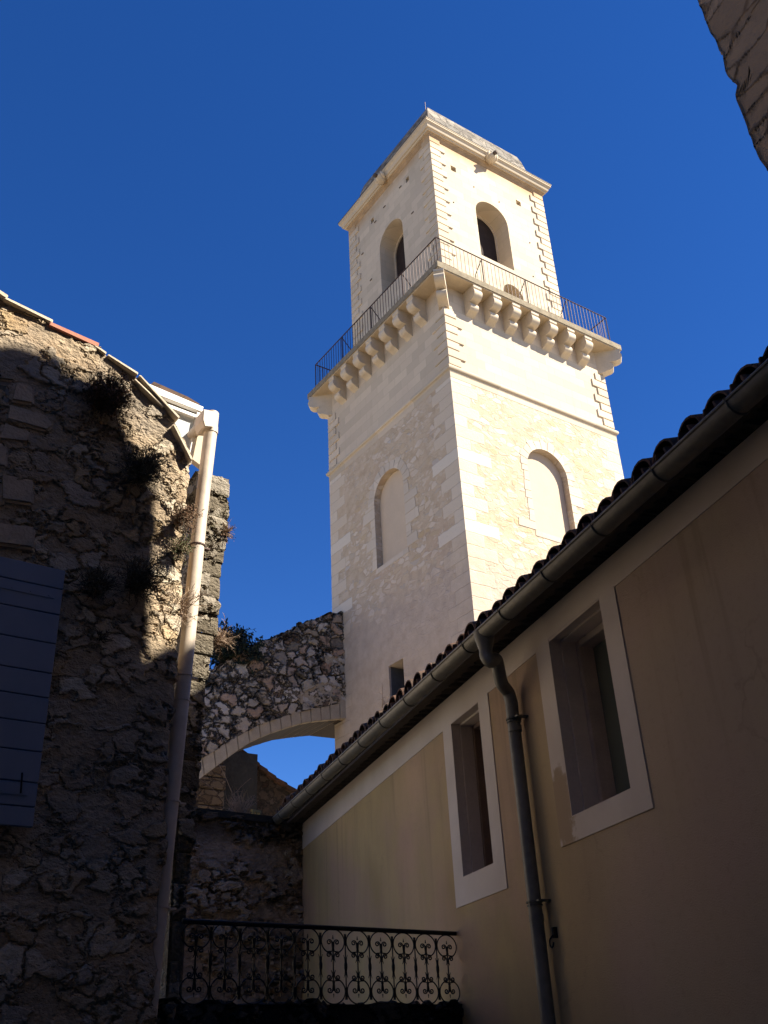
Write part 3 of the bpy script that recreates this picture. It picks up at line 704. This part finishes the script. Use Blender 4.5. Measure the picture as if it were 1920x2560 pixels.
# shutter
SY = -.09
P_ = [L.on(p, SY) for p in ((184.5, 1430), (57.9, 2067))]
sx1 = (P_[0].x+P_[1].x)/2; szt, szb = P_[0].z, P_[1].z; sx0 = sx1-.62
t = NT('blue grey shutter paint'); n1 = t.noise(3); n2 = t.noise(40, t.co((1, 1, .3)))
c = t.ramp(n1, [(.3, (.145, .175, .235)), (.7, (.18, .21, .275))])
M['shut'] = t.fin(c, .6, n2, .15, .003, .3)
b = MB(); n = 9; lines = [1443, 1479]
zs_ = [szt]+[L.on(p, SY).z for p in ((100, 1462), (100, 1528), (100, 1603), (100, 1679), (100, 1742), (100, 1808), (100, 1880), (60, 1954), (40, 2014))]+[szb]
for za, zb in zip(zs_, zs_[1:]): b.bevbox(sx0, sx1, SY, SY+.028, zb+.003, za-.003, .004)
sh = b.build('shutter', M['shut'], L)
for zc_ in (L.on((75, 1480), SY).z, L.on((30, 1980), SY).z):
    b = MB(); b.box(sx0, sx1-.055, SY-.005, SY, zc_-.014, zc_+.014)
    for k in range(5): b.tube([(sx1-.09-k*.12, SY-.009, zc_+.004), (sx1-.09-k*.12, SY-.004, zc_+.004)], .006, 6)
    b.build('strap_hinge', M['shut'], sh)
b = MB(); b.tube([(sx1-.1, SY-.012, 3.15), (sx1-.105, SY-.02, 3.2), (sx1-.11, SY-.02, 3.27)], .006, 6); b.build('shutter_latch', M['black'], sh)
# window at the left margin with dressed jamb stones
M['jamb'] = plain('dressed jamb stone', (.40, .31, .215), .9, .28, 5, .6, dist=.02)
b = MB()
JB = [((36, 952), (86, 962), (88, 1012), (24, 1000)), ((20, 1006), (112, 1032), (140, 1062), (120, 1078), (12, 1048)), ((8, 1052), (84, 1078), (72, 1108), (-10, 1098)), ((-60, 930), (56, 944), (34, 953), (-60, 938)), ((-40, 1105), (24, 1112), (20, 1170), (-40, 1160))]
for pts in JB:
    q_ = [L.on(p, -.06) for p in pts]; b.prism(q_, (0, .2, 0))
wj = b.build('jamb_stones', M['jamb'], L, bevel=.02)
b = MB(); q_ = [L.on(p, -.035) for p in ((-60, 945), (33, 955), (22, 1000), (4, 1056), (-60, 1050))]; b.prism(q_, (0, .03, 0)); 
wn = b.build('window', plain('old window frame', (.20, .18, .16), .8, .2), L, label='small window at the left margin')
b = MB(); q_ = [L.on(p, -.04) for p in ((-60, 952), (16, 965), (-2, 1040), (-60, 1040))]; b.prism(q_, (0, .004, 0)); b.build('pane', plain('dusty glass', (.03, .035, .035), .15, .2), wn)
b = MB(); q_ = [L.on(p, -.045) for p in ((0, 1178), (90, 1196), (86, 1262), (0, 1250))]; b.prism([Vector((p.x-.0, p.y, p.z)) for p in q_], (0, .12, 0)); 
q_ = [L.on(p, -.04) for p in ((-40, 1300), (92, 1315), (86, 1372), (-40, 1356))]; b.prism(q_, (0, .12, 0)); b.build('lintel_stone', M['jamb'], L, bevel=.02)
# loggia roof end behind the verge: white fascia, frame, glass, soffit
M['white'] = plain('white painted metal', (.74, .72, .68), .45, .05, 6, .05)
M['beige'] = plain('beige soffit board', (.55, .46, .34), .8, .1, 5, .15)
YD = .55
def l3(px, y=YD): return L.on(px, y)
b = MB(); b.prism([l3(p) for p in ((370, 958), (509, 1017), (506, 1030), (366, 975))], (0, .05, 0)); 
do = b.build('loggia_fascia', M['white'], L, bevel=.003)
b = MB(); b.prism([l3(p, YD+.03) for p in ((375, 962), (385, 954), (470, 992), (500, 1010), (490, 1012))], (0, .9, 0)); b.build('loggia_tiles', M['tile'], do)
b = MB(); b.prism([l3(p, YD+.07) for p in ((392, 972), (504, 1024), (496, 1042), (420, 1006))], (0, .03, 0)); b.build('loggia_rail', plain('shadowed rail', (.13, .10, .07), .8), do)
b = MB(); b.prism([l3(p, YD+.01) for p in ((494, 1028), (506, 1033), (482, 1146), (471, 1146))], (0, .04, 0)); 
b.prism([l3(p, YD+.012) for p in ((410, 1006), (492, 1037), (489, 1043), (405, 1011))], (0, .04, 0)); b.build('loggia_frame', M['white'], do)
b = MB(); b.prism([l3(p, YD+.05) for p in ((400, 1006), (494, 1036), (474, 1160), (452, 1110))], (0, .01, 0))
t = NT('loggia glass'); b.build('loggia_glass', t.fin((.42, .45, .46), .25, None, spec=.6), do)
b = MB(); b.prism([l3(p, YD-.02) for p in ((506, 1030), (530, 1040), (508, 1168), (482, 1148))], (0, .06, 0)); b.build('loggia_soffit', M['beige'], do)
# cream downpipe
YP = .16
pc = [(531, 1034), (527, 1075), (499.6, 1300), (457, 1722), (408, 2180), (367.5, 2560), (352, 2700)]
pw = [L.on(p, YP) for p in pc]
M['pipe'] = plain('cream pipe paint', (.53, .44, .35), .5, .25, 2.2, .1)
b = MB(); b.tube(pw, .056, 18)
b.tube([pw[1]+Vector((-.002, 0, .03)), pw[1]+Vector((.0, 0, -.04))], .061, 18)
lp = b.build('downpipe', M['pipe'], L, smooth='auto')
b = MB(); hp = [L.on(p, YP-.08) for p in ((509, 1022), (546, 1030), (533, 1068), (512, 1066), (507, 1048))]; b.prism(hp, (0, .16, 0)); b.build('gutter_end', M['pipe'], lp, bevel=.006)
b = MB(); g0 = L.on((527, 1036), YP+.06); b.tube([g0+Vector((0, 0, .0)), g0+Vector((.0, 1.3, .0))], .045, 12); b.build('gutter', M['pipe'], lp, smooth='auto')
for py in (1365, 1690, 1752, 2005, 2270):
    x_ = 457+(1722-py)*.102; c_ = L.on((x_, py), YP); b = MB(); b.tube([c_+Vector((0, 0, .006)), c_-Vector((0, 0, .006))], .062, 16); b.box(c_.x+.04, c_.x+.11, c_.y-.0, c_.y+.04, c_.z-.006, c_.z+.006)
    b.build('pipe_clamp', M['pipe'] if py != 1365 else M['iron'], lp)

# ------------------------------------------------------------------ mossy pillar beyond the pipe
YQ = .72
Q = Fr('mossy_pillar', L.l+L.y*YQ+L.x*3.0, PI/2-AZS, 'mossy stepped stone buttress of grey blocks behind the cream downpipe', 'buttress')
M['moss'] = rubble('mossy buttress stone', [(.33, .29, .23), (.40, .36, .30), (.25, .215, .17)], (.15, .125, .09), scale=4, zs=1.2, w=(.0, .1), warp=.25, disp=.03, bump=.9, keep=.35, fine=34, moss=((.11, .095, .035), 2.4, .56, .68, .7), bdist=.04)
jy = [1150, 1196, 1246, 1300, 1352, 1406, 1444, 1500, 1540, 1588, 1640, 1700, 1768, 1830, 1900, 1975, 2050, 2130, 2210, 2300, 2400, 2500, 2640]
def edge(y): 
    E_ = [(1150, 572), (1213, 571), (1262, 573), (1400, 560), (1460, 549), (1560, 548), (1640, 526), (1720, 515), (1930, 500), (2140, 480), (2300, 456), (2500, 440), (2700, 420)]
    for (a_, xa), (c_, xb) in zip(E_, E_[1:]):
        if y <= c_: return xa+(xb-xa)*(y-a_)/(c_-a_)
    return 420
b = MB(); xw = Q.on((489, 1300)).x
for ya, yb in zip(jy, jy[1:]):
    if ya == 1150: continue
    p = Q.on((edge((ya+yb)/2)+random.uniform(-1, 2), ya)); q_ = Q.on((edge((ya+yb)/2), yb)); xr_ = (p.x+q_.x)/2; z1_, z0_ = p.z-.006, q_.z+.006
    oy = random.uniform(-.012, .012)
    b.grid(lambda u, v: Vector((xw+(xr_-xw)*u, oy+.03*max(0, abs(v-.5)*2-.7)+.02*max(0, abs(u-.5)*2-.85), z0_+(z1_-z0_)*v)), 40, 16)
    b.grid(lambda u, v: Vector((xr_, oy+.02+.9*u, z0_+(z1_-z0_)*v)), 30, 12)
    b.grid(lambda u, v: Vector((xw+(xr_-xw)*u, oy+.02+.9*v, z1_)), 20, 20)
    b.grid(lambda u, v: Vector((xw+(xr_-xw)*u, oy+.02+.9*v, z0_)), 20, 20)
b.build('stone_blocks', M['moss'], Q, smooth=True, fixn=False)
b = MB(); q_ = [Q.on(p, .02) for p in ((500, 1176), (545, 1196), (570, 1216), (566, 1226), (498, 1220))]; b.prism(q_, (0, .8, 0)); b.box(xw, xw+.12, .06, .85, 0, 5.9); b.build('sloped_top', M['moss'], Q)

# ------------------------------------------------------------------ terrace with scroll railing
k_ = 3.6/5.5
BL = Vector((-2.405*k_, 11.333*k_, 0)); BRt = Vector((.657*k_, 14.001*k_, 0))
AZR = math.atan2((BRt-BL).x, (BRt-BL).y)
zA = 1.6+1.518*k_; zB_ = 1.6+1.543*k_
TB = Fr('stone_terrace', BRt, PI/2-AZR, 'dark rubble terrace wall spanning the alley under the iron railing', 'terrace wall')
Lw = (BRt-BL).length
zt0 = TB.on((450, 2505)).z; zt1 = TB.on((1165, 2515)).z; ztm = (zt0+zt1)/2
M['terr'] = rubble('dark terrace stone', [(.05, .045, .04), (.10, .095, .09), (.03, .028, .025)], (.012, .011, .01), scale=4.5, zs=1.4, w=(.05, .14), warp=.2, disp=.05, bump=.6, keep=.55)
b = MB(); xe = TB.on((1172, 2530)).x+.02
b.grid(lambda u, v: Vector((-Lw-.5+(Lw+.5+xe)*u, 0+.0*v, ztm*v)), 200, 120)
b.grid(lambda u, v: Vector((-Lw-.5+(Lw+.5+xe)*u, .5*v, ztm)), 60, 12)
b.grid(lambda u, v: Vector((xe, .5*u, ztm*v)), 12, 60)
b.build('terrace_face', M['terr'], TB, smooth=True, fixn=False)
G = Fr('iron_railing', BL+Vector((0, 0, ztm)), PI/2-AZR, 'black wrought iron balcony railing of eleven scroll panels on the terrace wall', 'railing')
zl, zr_ = zA-ztm, zB_-ztm
b = MB(); b.tube([(0, .0, zl), (Lw, .0, zr_)], .014, 8); b.tube([(0, .0, zl-.012), (Lw, .0, zr_-.012)], .011, 6); b.build('top_rail', M['black'], G)
UW = Lw/11; HR = (zl+zr_)/2-.012
def spiral(cx, cz, r0, a0, turns, sgn, r1=.006, n=22):
    return [Vector((cx+(r0+(r1-r0)*k/n)*math.cos(a0+sgn*turns*2*PI*k/n), 0, cz+(r0+(r1-r0)*k/n)*math.sin(a0+sgn*turns*2*PI*k/n))) for k in range(n+1)]
def unit():
    b = MB(); rr = .0052
    c_ = UW/2; RB = UW*.46
    b.tube([(c_, 0, .09), (c_, 0, HR-.09)], .006, 6)
    for top_ in (0, 1):
        F_ = (lambda p: Vector((p.x, p.y, HR-p.z*.8))) if top_ else (lambda p: Vector((p.x, p.y, p.z*.8)))
        # big ring open toward the middle, ends meeting the bar
        zc = RB
        b.tube([F_(Vector((c_+RB*math.sin(t), 0, zc-RB*math.cos(t)))) for t in [R(x) for x in range(-148, 149, 8)]], rr, 6)
        for s_ in (-1, 1):
            # ring ends roll into volutes outside the ring
            b.tube([F_(Vector((c_+s_*RB*math.sin(R(148)), 0, zc-RB*math.cos(R(148)))))]+[F_(Vector((c_+s_*(.012+0), 0, zc+RB*.80)))], rr, 6)
            sp_ = [Vector((c_+s_*.006, 0, zc+RB*.62)), Vector((c_+s_*.016, 0, zc+RB*1.0))]+[Vector((c_+s_*(v.x), 0, v.z)) for v in spiral(.040, zc+RB*1.22, .026, PI*.9+.6, .0, 1, n=1)][:0]
            vol = [Vector((c_+s_*v.x, 0, v.z)) for v in spiral(.040, zc+RB*1.08, .024, PI*1.05, 1.35, 1)]
            b.tube([F_(v) for v in [Vector((c_+s_*.005, 0, zc+RB*1.36)), Vector((c_+s_*.010, 0, zc+RB*1.2))]+vol], rr, 6)
            # inner pair of volutes curling down inside the ring
            vol = [Vector((c_+s_*v.x, 0, v.z)) for v in spiral(.036, zc+.008, .026, PI*.95, 1.3, 1)]
            b.tube([F_(v) for v in [Vector((c_+s_*.004, 0, zc+RB*.62)), Vector((c_+s_*.008, 0, zc+.036))]+vol], rr, 6)
            b.tube([F_(v) for v in (Vector((c_+s_*.004, 0, zc+RB*1.3)), Vector((c_+s_*.014, 0, zc+RB*1.5)), Vector((c_+s_*.022, 0, zc+RB*1.66)))], [.005, .004, .002], 5)
        b.tube([F_(v) for v in (Vector((c_, 0, .09)), Vector((c_, 0, .055)))], [.006, .002], 5)
        b.tube([F_(Vector((c_, 0, zc+RB*.60))), F_(Vector((c_, 0, zc+RB*.80)))], .011, 8)
        b.tube([F_(Vector((c_, 0, zc+RB*1.25))), F_(Vector((c_, 0, zc+RB*1.4)))], .012, 8)
        b.tube([F_(Vector((c_, 0, .0))), F_(Vector((c_, 0, -.012)))], .009, 6)
    return b
def bar():
    b = MB(); b.tube([(0, 0, .03), (0, 0, HR-.03)], .0055, 6)
    for zc in (UW*.37, HR-UW*.37): b.tube([(0, 0, zc-.025), (0, 0, zc+.025)], .012, 8)
    b.tube([(0, 0, HR/2-.035), (0, 0, HR/2-.012), (0, 0, HR/2+.012), (0, 0, HR/2+.035)], [.009, .014, .014, .009], 8)
    for s_ in (-1, 1):
        for q in (-1, 1):
            b.tube([(s_*.006, 0, HR/2+q*.03), (s_*.009, 0, HR/2+q*.055), (s_*.02, 0, HR/2+q*.082)], [.005, .004, .002], 5)
            b.tube([(s_*.004, 0, (UW*.37-.02) if q < 0 else HR-UW*.37+.02), (s_*.012, 0, (UW*.37-.06) if q < 0 else HR-UW*.37+.06)], [.005, .002], 5)
    return b
u0 = unit().build('scroll_panel', M['black'], G); b0 = bar().build('baluster', M['black'], G)
for i in range(1, 11):
    o = u0.copy(); COL.objects.link(o); o.parent = G.o; o.location = (UW*i, 0, (zr_-zl)*0)
    if i == 1: b0.location = (UW, 0, 0)
    else: o = b0.copy(); COL.objects.link(o); o.parent = G.o; o.location = (UW*i, 0, 0)

# ------------------------------------------------------------------ wall closing the alley
c3 = nB*3.6+dB*13.58
E_ = Fr('closing_wall', c3, PI/2-AZS, 'blotched rubble and plaster wall closing the alley behind the railing', 'wall')
def spots(t, col, base):
    n = t.noise(1.5, t.co(off=(2, 8, 1)), 6, .7); x, y, z = t.sep()
    f = t.math('MAXIMUM', t.step(n, .56, .66), t.math('MULTIPLY', t.step(z, 4.15, 4.5), t.step(n, .3, .5)))
    col = t.mix(t.math('MULTIPLY', f, .8), col, (.045, .035, .025))
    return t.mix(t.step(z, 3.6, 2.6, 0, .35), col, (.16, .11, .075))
M['close'] = rubble('closing wall stone', [(.44, .35, .26), (.50, .42, .33), (.36, .26, .17), (.46, .40, .34)], (.36, .27, .19), scale=3.0, zs=1.6, w=(.0, .12), warp=.25, disp=.10, bump=.7, keep=.5, dirt=spots, fine=18)
tl, tr_ = E_.on((440, 2022)), E_.on((756, 2058))
b = MB(); wz = lambda x: tl.z+(tr_.z-tl.z)*(x-tl.x)/(tr_.x-tl.x)
b.grid(lambda u, v: Vector((-3.4+3.7*u, 0, wz(-3.4+3.7*u)*v)), 220, 280)
b.build('wall_face', M['close'], E_, smooth=True, fixn=False)
b = MB(); b.grid(lambda u, v: Vector((-3.4+3.6*u, -.03+.5*v, wz(-3.4+3.6*u)+.03+.03*noise.noise(Vector((u*20, v*3, 0))))), 80, 8)
b.grid(lambda u, v: Vector((-3.4+3.6*u, -.03, wz(-3.4+3.6*u)-.05+.09*v)), 80, 2); b.build('wall_coping', plain('black mossy coping', (.03, .026, .018), .95, .4, 8, .6), E_, fixn=False)

# ------------------------------------------------------------------ gabled house seen under the arch
N_ = Fr('gabled_house', T.l+T.x*-6.5+T.y*6.5, -AZT, 'dark stone gabled house with tiled verge seen under the arch', 'house')
np_ = [N_.on(p) for p in ((380, 1700), (600, 1870), (648, 1916), (665, 1934), (745, 1984), (800, 2015), (800, 2150), (380, 2150))]
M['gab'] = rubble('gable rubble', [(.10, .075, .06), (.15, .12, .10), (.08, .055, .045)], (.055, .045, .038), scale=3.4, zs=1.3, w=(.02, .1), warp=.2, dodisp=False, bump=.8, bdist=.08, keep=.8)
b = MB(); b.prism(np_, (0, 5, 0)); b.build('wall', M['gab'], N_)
b = MB()
rk = [N_.on(p, -.15) for p in ((560, 1838), (648, 1912), (690, 1945), (745, 1980), (810, 2017))]
for p, q_ in zip(rk, rk[1:]):
    n = max(2, int((q_-p).length/.42))
    for i in range(n):
        a0 = p.lerp(q_, i/n); a1 = p.lerp(q_, (i+1)/n+.02); b.prism([a0+Vector((0, 0, .03)), a1+Vector((0, 0, .07)), a1-Vector((0, 0, .05)), a0-Vector((0, 0, .1))], (0, 5.3, 0))
b.build('roof_verge', M['tile'], N_)
b = MB(); x0_, x1_ = N_.on((484, 1950), -.4).x, N_.on((563, 1950), -.4).x; zz = 1.0
while zz < 10.2:
    h = random.uniform(.3, .5); b.bevbox(x0_+random.uniform(-.04, .04), x1_+random.uniform(-.06, .06), -.4+random.uniform(-.03, .03), .1, zz, zz+h-.02, .03, .01); zz += h
b.build('corner_pier', rubble('pier stone', [(.17, .13, .10), (.22, .18, .15), (.13, .095, .07)], (.07, .05, .04), scale=3.4, zs=1.4, w=(0, .1), dodisp=False, bump=.9, bdist=.06), N_)
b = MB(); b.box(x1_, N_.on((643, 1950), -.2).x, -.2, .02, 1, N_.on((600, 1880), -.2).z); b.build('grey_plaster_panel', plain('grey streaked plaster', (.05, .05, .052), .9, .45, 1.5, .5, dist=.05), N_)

# ------------------------------------------------------------------ small yellow frame on the closing wall
pf = E_.on((640, 2040), .25)
yw = Fr('wooden_frame', E_.l+E_.x*pf.x+E_.y*.25+Vector((0, 0, wz(pf.x)-.02)), PI/2-AZS+.25, 'small yellowish wooden frame standing on the closing wall', 'frame')
b = MB(); b.box(-.07, -.045, -.015, .015, 0, .19); b.box(.045, .07, -.015, .015, 0, .19); b.box(-.08, .08, -.017, .017, .16, .19); b.box(-.07, .07, -.014, .014, .03, .06); b.box(-.015, .015, -.012, .012, .06, .16)
b.build('timber', plain('yellowed wood', (.36, .28, .10), .8, .25, 20, .3), yw)

# ------------------------------------------------------------------ tall house at the upper right
def stone_big():
    return rubble('big block stone', [(.29, .20, .125), (.33, .235, .15), (.25, .175, .11)], (.13, .085, .05), scale=1.5, zs=2.2, w=(.005, .05), warp=.10, disp=.02, bump=.7, fine=14, bdist=.03, rough=.95)
cA = hit((1838, 200), nB*4.9, nB)
sA = cA.dot(dB)
K = Fr('tall_stone_house', nB*4.9+dB*0, PI/2-AZB, 'tall dark stone house whose rough corner juts into the upper right', 'house')
M['bigst'] = stone_big()
def kx(z):     # rough vertical edge traced from its outline
    E2 = [(-60, 1720), (0, 1743), (85, 1776), (100, 1788), (135, 1806), (140, 1801), (165, 1810), (190, 1817), (205, 1832), (217, 1844), (235, 1837), (255, 1841), (300, 1860), (345, 1876), (400, 1897), (430, 1920)]
    return E2
EE = [K.on((x, y)) for y, x in kx(0)]; EE = sorted([(p.z, p.x) for p in EE])
def ke(z):
    if z <= EE[0][0]: return EE[0][1]
    for (a_, xa), (c_, xb) in zip(EE, EE[1:]):
        if z <= c_: return xa+(xb-xa)*(z-a_)/(c_-a_)
    return EE[-1][1]
sA = K.on((1838, 200)).x
KT = [(-9, 13.4), (1.9, 13.4), (3.05, 12.93), (3.20, 12.75), (3.44, 12.3), (3.69, 11.87), (3.83, 11.49), (4.02, 10.72), (4.19, 10.31), (4.5, 9.9)]
def ktop(x):
    for (a_, za), (c_, zb) in zip(KT, KT[1:]):
        if x <= c_: return za+(zb-za)*(x-a_)/(c_-a_)
    return 9.95
b = MB()
b.grid(lambda u, v: (lambda x, z: Vector((x+(ke(z)-sA)*max(0, 1-(sA-x)/1.0), 0, z)))(sA-7*(1-u), 3.5+(ktop(sA-7*(1-u))-3.5)*v), 230, 260)
b.grid(lambda u, v: (lambda z: Vector((ke(z)-6*.68*u, -6*u, z)))(3.5+(ktop(sA)-3.5)*v), 120, 120)
b.grid(lambda u, v: (lambda x: Vector((x, -6*v, ktop(min(x+.68*6*v, sA)))))(sA-.68*6*v-7*(1-u)), 40, 10)
b.grid(lambda u, v: Vector((sA-7-.68*6*u, -6*u, 3.5+(ktop(sA-7)-3.5)*v)), 4, 4); b.grid(lambda u, v: Vector((sA-4.1-3*(1-u), -6, 3.5+9*v)), 4, 4)
b.build('wall', M['bigst'], K, smooth=True, fixn=False)

# unseen houses: first sized to its shadow edge, rest added to shade the alley
pl = plain('unseen house render', (.46, .41, .35), .9, .15, 1, .2)
def town(x0, x1, y0, y1, z, label, ridge=1.2):
    t_ = Fr('unseen_house', ((x0+x1)/2, (y0+y1)/2, 0), 0, label, 'house'); w_, d_ = (x1-x0)/2, (y1-y0)/2
    b = MB(); b.box(-w_, w_, -d_, d_, 0, z); b.build('wall', pl, t_)
    b = MB(); b.prism([(-w_-.05, -d_-.05, z+.004), (w_+.05, -d_-.05, z+.004), (0, -d_-.05, z+ridge)], (0, 2*d_+.1, 0)); b.build('roof', M['tile'], t_)
TOWN = True
town(5.6, 12, 3.0, 6.7, 11.65, 'unseen house behind the ochre house, sized to its shadow on the rubble wall', .01)
town(9.2, 16, 8.4, 12.3, 18.6, 'unseen tall house added further behind the ochre house to shade the closing wall', .4)
town(5.0, 13, -9, 2.98, 18.5, 'unseen very tall house added beside the viewer on the right to darken the alley')
town(-9, 5, -14, -5, 12, 'unseen house added behind the viewer to limit sky light in the alley')
town(-12, -3.3, -5, 2.6, 11, 'unseen house added on the left of the viewer to limit sky light in the alley')

pl2 = plain('pale bounce render', (.62, .52, .40), .9, .1, 1, .2)
def bounce_house(x0, x1, y0, y1, z, label):  # unseen pale blocks added to bounce sun onto the tower's shaded face
    t_ = Fr('unseen_house', ((x0+x1)/2, (y0+y1)/2, 0), 0, label, 'house'); w_, d_ = (x1-x0)/2, (y1-y0)/2
    b = MB(); b.box(-w_, w_, -d_, d_, 0, z); b.build('wall', pl2, t_)
    b = MB(); b.prism([(-w_-.1, -d_-.1, z+.004), (w_+.1, -d_-.1, z+.004), (0, -d_-.1, z+1)], (0, 2*d_+.2, 0)); b.build('roof', M['tile'], t_)
bounce_house(-24, -14.5, 15, 24, 13, 'unseen pale house added left of the tower to bounce sun onto it')
bounce_house(-27, -17, 25, 44, 13, 'unseen long pale house added beyond the rubble house to bounce sun onto the tower')

# ------------------------------------------------------------------ plants
def shrub(name, pos, rad, n, label, cat, leafc, twigc, leaf=.012, up=(0, 0, 1), spread=1.0, leaves=3, grp=None, tl=.5, dens=1.0, droop=0.0):
    root = Fr(name, pos, 0, label, cat, grp); rnd = random.Random(int(pos[0]*1000)+n)
    tw = MB(); lf_ = MB(); upv = Vector(up).normalized()
    for i in range(n):
        d = (upv*1.0+Vector((rnd.gauss(0, 1), rnd.gauss(0, 1), rnd.gauss(0, 1)))*spread*.6).normalized()
        Ln = rad*rnd.uniform(.45, 1.1); p = Vector((rnd.gauss(0, .12), rnd.gauss(0, .05), rnd.gauss(0, .10)))*rad; P = [p]
        for k in range(5):
            d = (d+Vector((rnd.gauss(0, .22), rnd.gauss(0, .22), rnd.gauss(0, .22)-droop*.2))).normalized(); p = p+d*Ln/5; P.append(p)
            if k > 0:
                for q in range(leaves):
                    c = p+Vector((rnd.gauss(0, 1), rnd.gauss(0, 1), rnd.gauss(0, 1)))*rad*.05
                    a_ = Vector((rnd.gauss(0, 1), rnd.gauss(0, 1), rnd.gauss(0, 1))).normalized(); c2 = a_.orthogonal().normalized(); sz = leaf*rnd.uniform(.5, 1.4)
                    lf_.add([c-a_*sz, c+c2*sz*.4, c+a_*sz, c-c2*sz*.4], [(0, 1, 2, 3)])
            if k in (1, 2, 3) and rnd.random() < .7*tl:
                dd = (d+Vector((rnd.gauss(0, .7), rnd.gauss(0, .7), rnd.gauss(0, .7)))).normalized(); e_ = p+dd*Ln*.3
                tw.tube([p, p.lerp(e_, .5)+Vector((0, 0, .01)), e_], [.002, .0015, .0008], 3, cap=False)
        tw.tube(P, [.0035, .003, .0025, .002, .0014, .0008], 3, cap=False)
    tw.build('twigs', twigc, root, fixn=False)
    if leaves: lf_.build('foliage', leafc, root, fixn=False)
    return root
def leafm(name, c1, c2):
    t = NT(name); g_ = t.n('NewGeometry').outputs['Random Per Island']
    return t.fin(t.ramp(g_, [(0, c1), (1, c2)]), .7, spec=.2)
M['lf1'] = leafm('russet wall plant leaves', (.07, .055, .025), (.19, .09, .05)); M['tw1'] = plain('dry brown twig', (.09, .06, .04), .9)
M['lf2'] = leafm('grey green wall plant leaves', (.06, .06, .035), (.15, .125, .08)); M['tw2'] = plain('pale dry twig', (.33, .24, .17), .9)
M['lf3'] = leafm('dark blue green leaves', (.012, .02, .014), (.03, .045, .03))
def LW(px, y): return L.l+L.x*L.on(px, y).x+L.y*y+Vector((0, 0, L.on(px, y).z))
nrm = -L.y
g5 = 'dry plants rooted in the rubble wall'
shrub('wall_shrub', LW((262, 1012), -.03), .27, 380, 'russet leafy clump high on the rubble wall, nearest its sloping tiled top', 'plant', M['lf1'], M['tw1'], .011, nrm+Vector((.0, 0, .35)), 1.0, 4, g5)
shrub('wall_shrub', LW((345, 1190), -.03), .25, 340, 'big dark clump at the bend of the shadow line, below the russet one', 'plant', M['lf2'], M['tw1'], .009, nrm+Vector((.3, 0, .5)), 1.0, 4, g5)
shrub('wall_shrub', LW((340, 1465), -.04), .25, 260, 'bushy dark clump beside the lower end of the sunlit strip', 'plant', M['lf2'], M['tw1'], .008, nrm+Vector((.2, 0, .35)), 1.0, 3, g5)
shrub('wall_shrub', LW((235, 1475), -.04), .20, 180, 'shaded spiky clump just right of the shutter top', 'plant', M['lf2'], M['tw1'], .007, nrm+Vector((-.1, 0, .3)), .9, 3, g5)
shrub('wall_shrub', LW((448, 1300), -.02), .16, 130, 'reddish tuft on the wall edge left of the cream downpipe', 'plant', M['lf1'], M['tw2'], .008, nrm+Vector((.5, 0, .2)), 1.1, 3, g5)
shrub('wall_shrub', LW((445, 1375), -.02), .13, 110, 'small green tuft on the wall edge beneath the reddish one', 'plant', leafm('mossy leaves', (.05, .055, .015), (.09, .085, .03)), M['tw2'], .008, nrm+Vector((.4, 0, .1)), 1.1, 3, g5)
shrub('wall_shrub', LW((250, 1600), -.03), .10, 26, 'thin dark sprig alone on the shaded wall right of the shutter', 'plant', M['lf2'], M['tw1'], .006, nrm+Vector((0, 0, .8)), .8, 1, g5)
shrub('bare_creeper', LW((442, 1530), .1), .26, 70, 'leafless tangle of twigs in the gap left of the downpipe', 'creeper', None, M['tw2'], 0, nrm*.3+Vector((0, 0, 1)), 1.5, 0, tl=1.5)
def QW(px, y): 
    p = Q.on(px, y); return Q.l+Q.x*p.x+Q.y*p.y+Vector((0, 0, p.z))
shrub('pillar_weeds', QW((560, 1330), .0), .12, 60, 'dry reddish weeds along the sunny edge of the mossy pillar', 'weeds', M['lf1'], M['tw2'], .006, Q.x*.5+nrm*.6, 1.2, 2)
shrub('pillar_weeds', QW((538, 1600), .1), .20, 60, 'pink brown dry twigs hanging off the lower sunlit part of the pillar', 'weeds', M['lf1'], M['tw2'], .004, Q.x*1.0+Vector((0, 0, .3)), .9, 1, tl=1.2)
def AW(px, y):
    p = A.on(px, y); return A.l+A.x*p.x+A.y*p.y+Vector((0, 0, p.z))
shrub('arch_bush', AW((566, 1655), .3), .95, 260, 'dark blue green bush growing on the low end of the arch top', 'bush', M['lf3'], M['tw1'], .065, (0.4, 0, 1), 1.0, 7)
def EW(px, y):
    p = E_.on(px, y); return E_.l+E_.x*p.x+E_.y*p.y+Vector((0, 0, p.z))
shrub('dry_weeds', EW((598, 2042), .2), .36, 90, 'dry pinkish weeds sprouting from the coping beside the wooden frame', 'weeds', None, M['tw2'], 0, (0, 0, 1), .55, 0, tl=1.4)
def strand(name, pts, r, label, cat, mat, y, fr_):
    P3 = [fr_(p, y) for p in pts]; root = Fr(name, P3[0], 0, label, cat); b = MB(); b.tube(cr([p-P3[0] for p in P3]), r, 4); b.build('stem', mat, root); return root
strand('arching_stem', ((560, 2010), (548, 1990), (520, 1962), (495, 1946)), .003, 'pale arching bramble stem bending left over the closing wall', 'stem', M['tw2'], .15, EW)
strand('arching_stem', ((590, 2010), (575, 1970), (558, 1930), (545, 1908)), .003, 'pale bramble stem reaching up in front of the arch', 'stem', M['tw2'], .15, EW)
strand('arching_stem', ((585, 1985), (610, 1960), (628, 1945)), .002, 'thin stem leaning right in front of the dark gable', 'stem', M['tw2'], .2, EW)
def HW(px, y):
    p = H.on(px, y); return H.l+H.x*p.x+H.y*p.y+Vector((0, 0, p.z))
shrub('gutter_sprig', HW((962, 1768), .22), .22, 7, 'tiny dry sprig on the eave tiles below the tower slit window', 'weeds', None, M['tw2'], 0, (0, 0, 1), .4, 0)
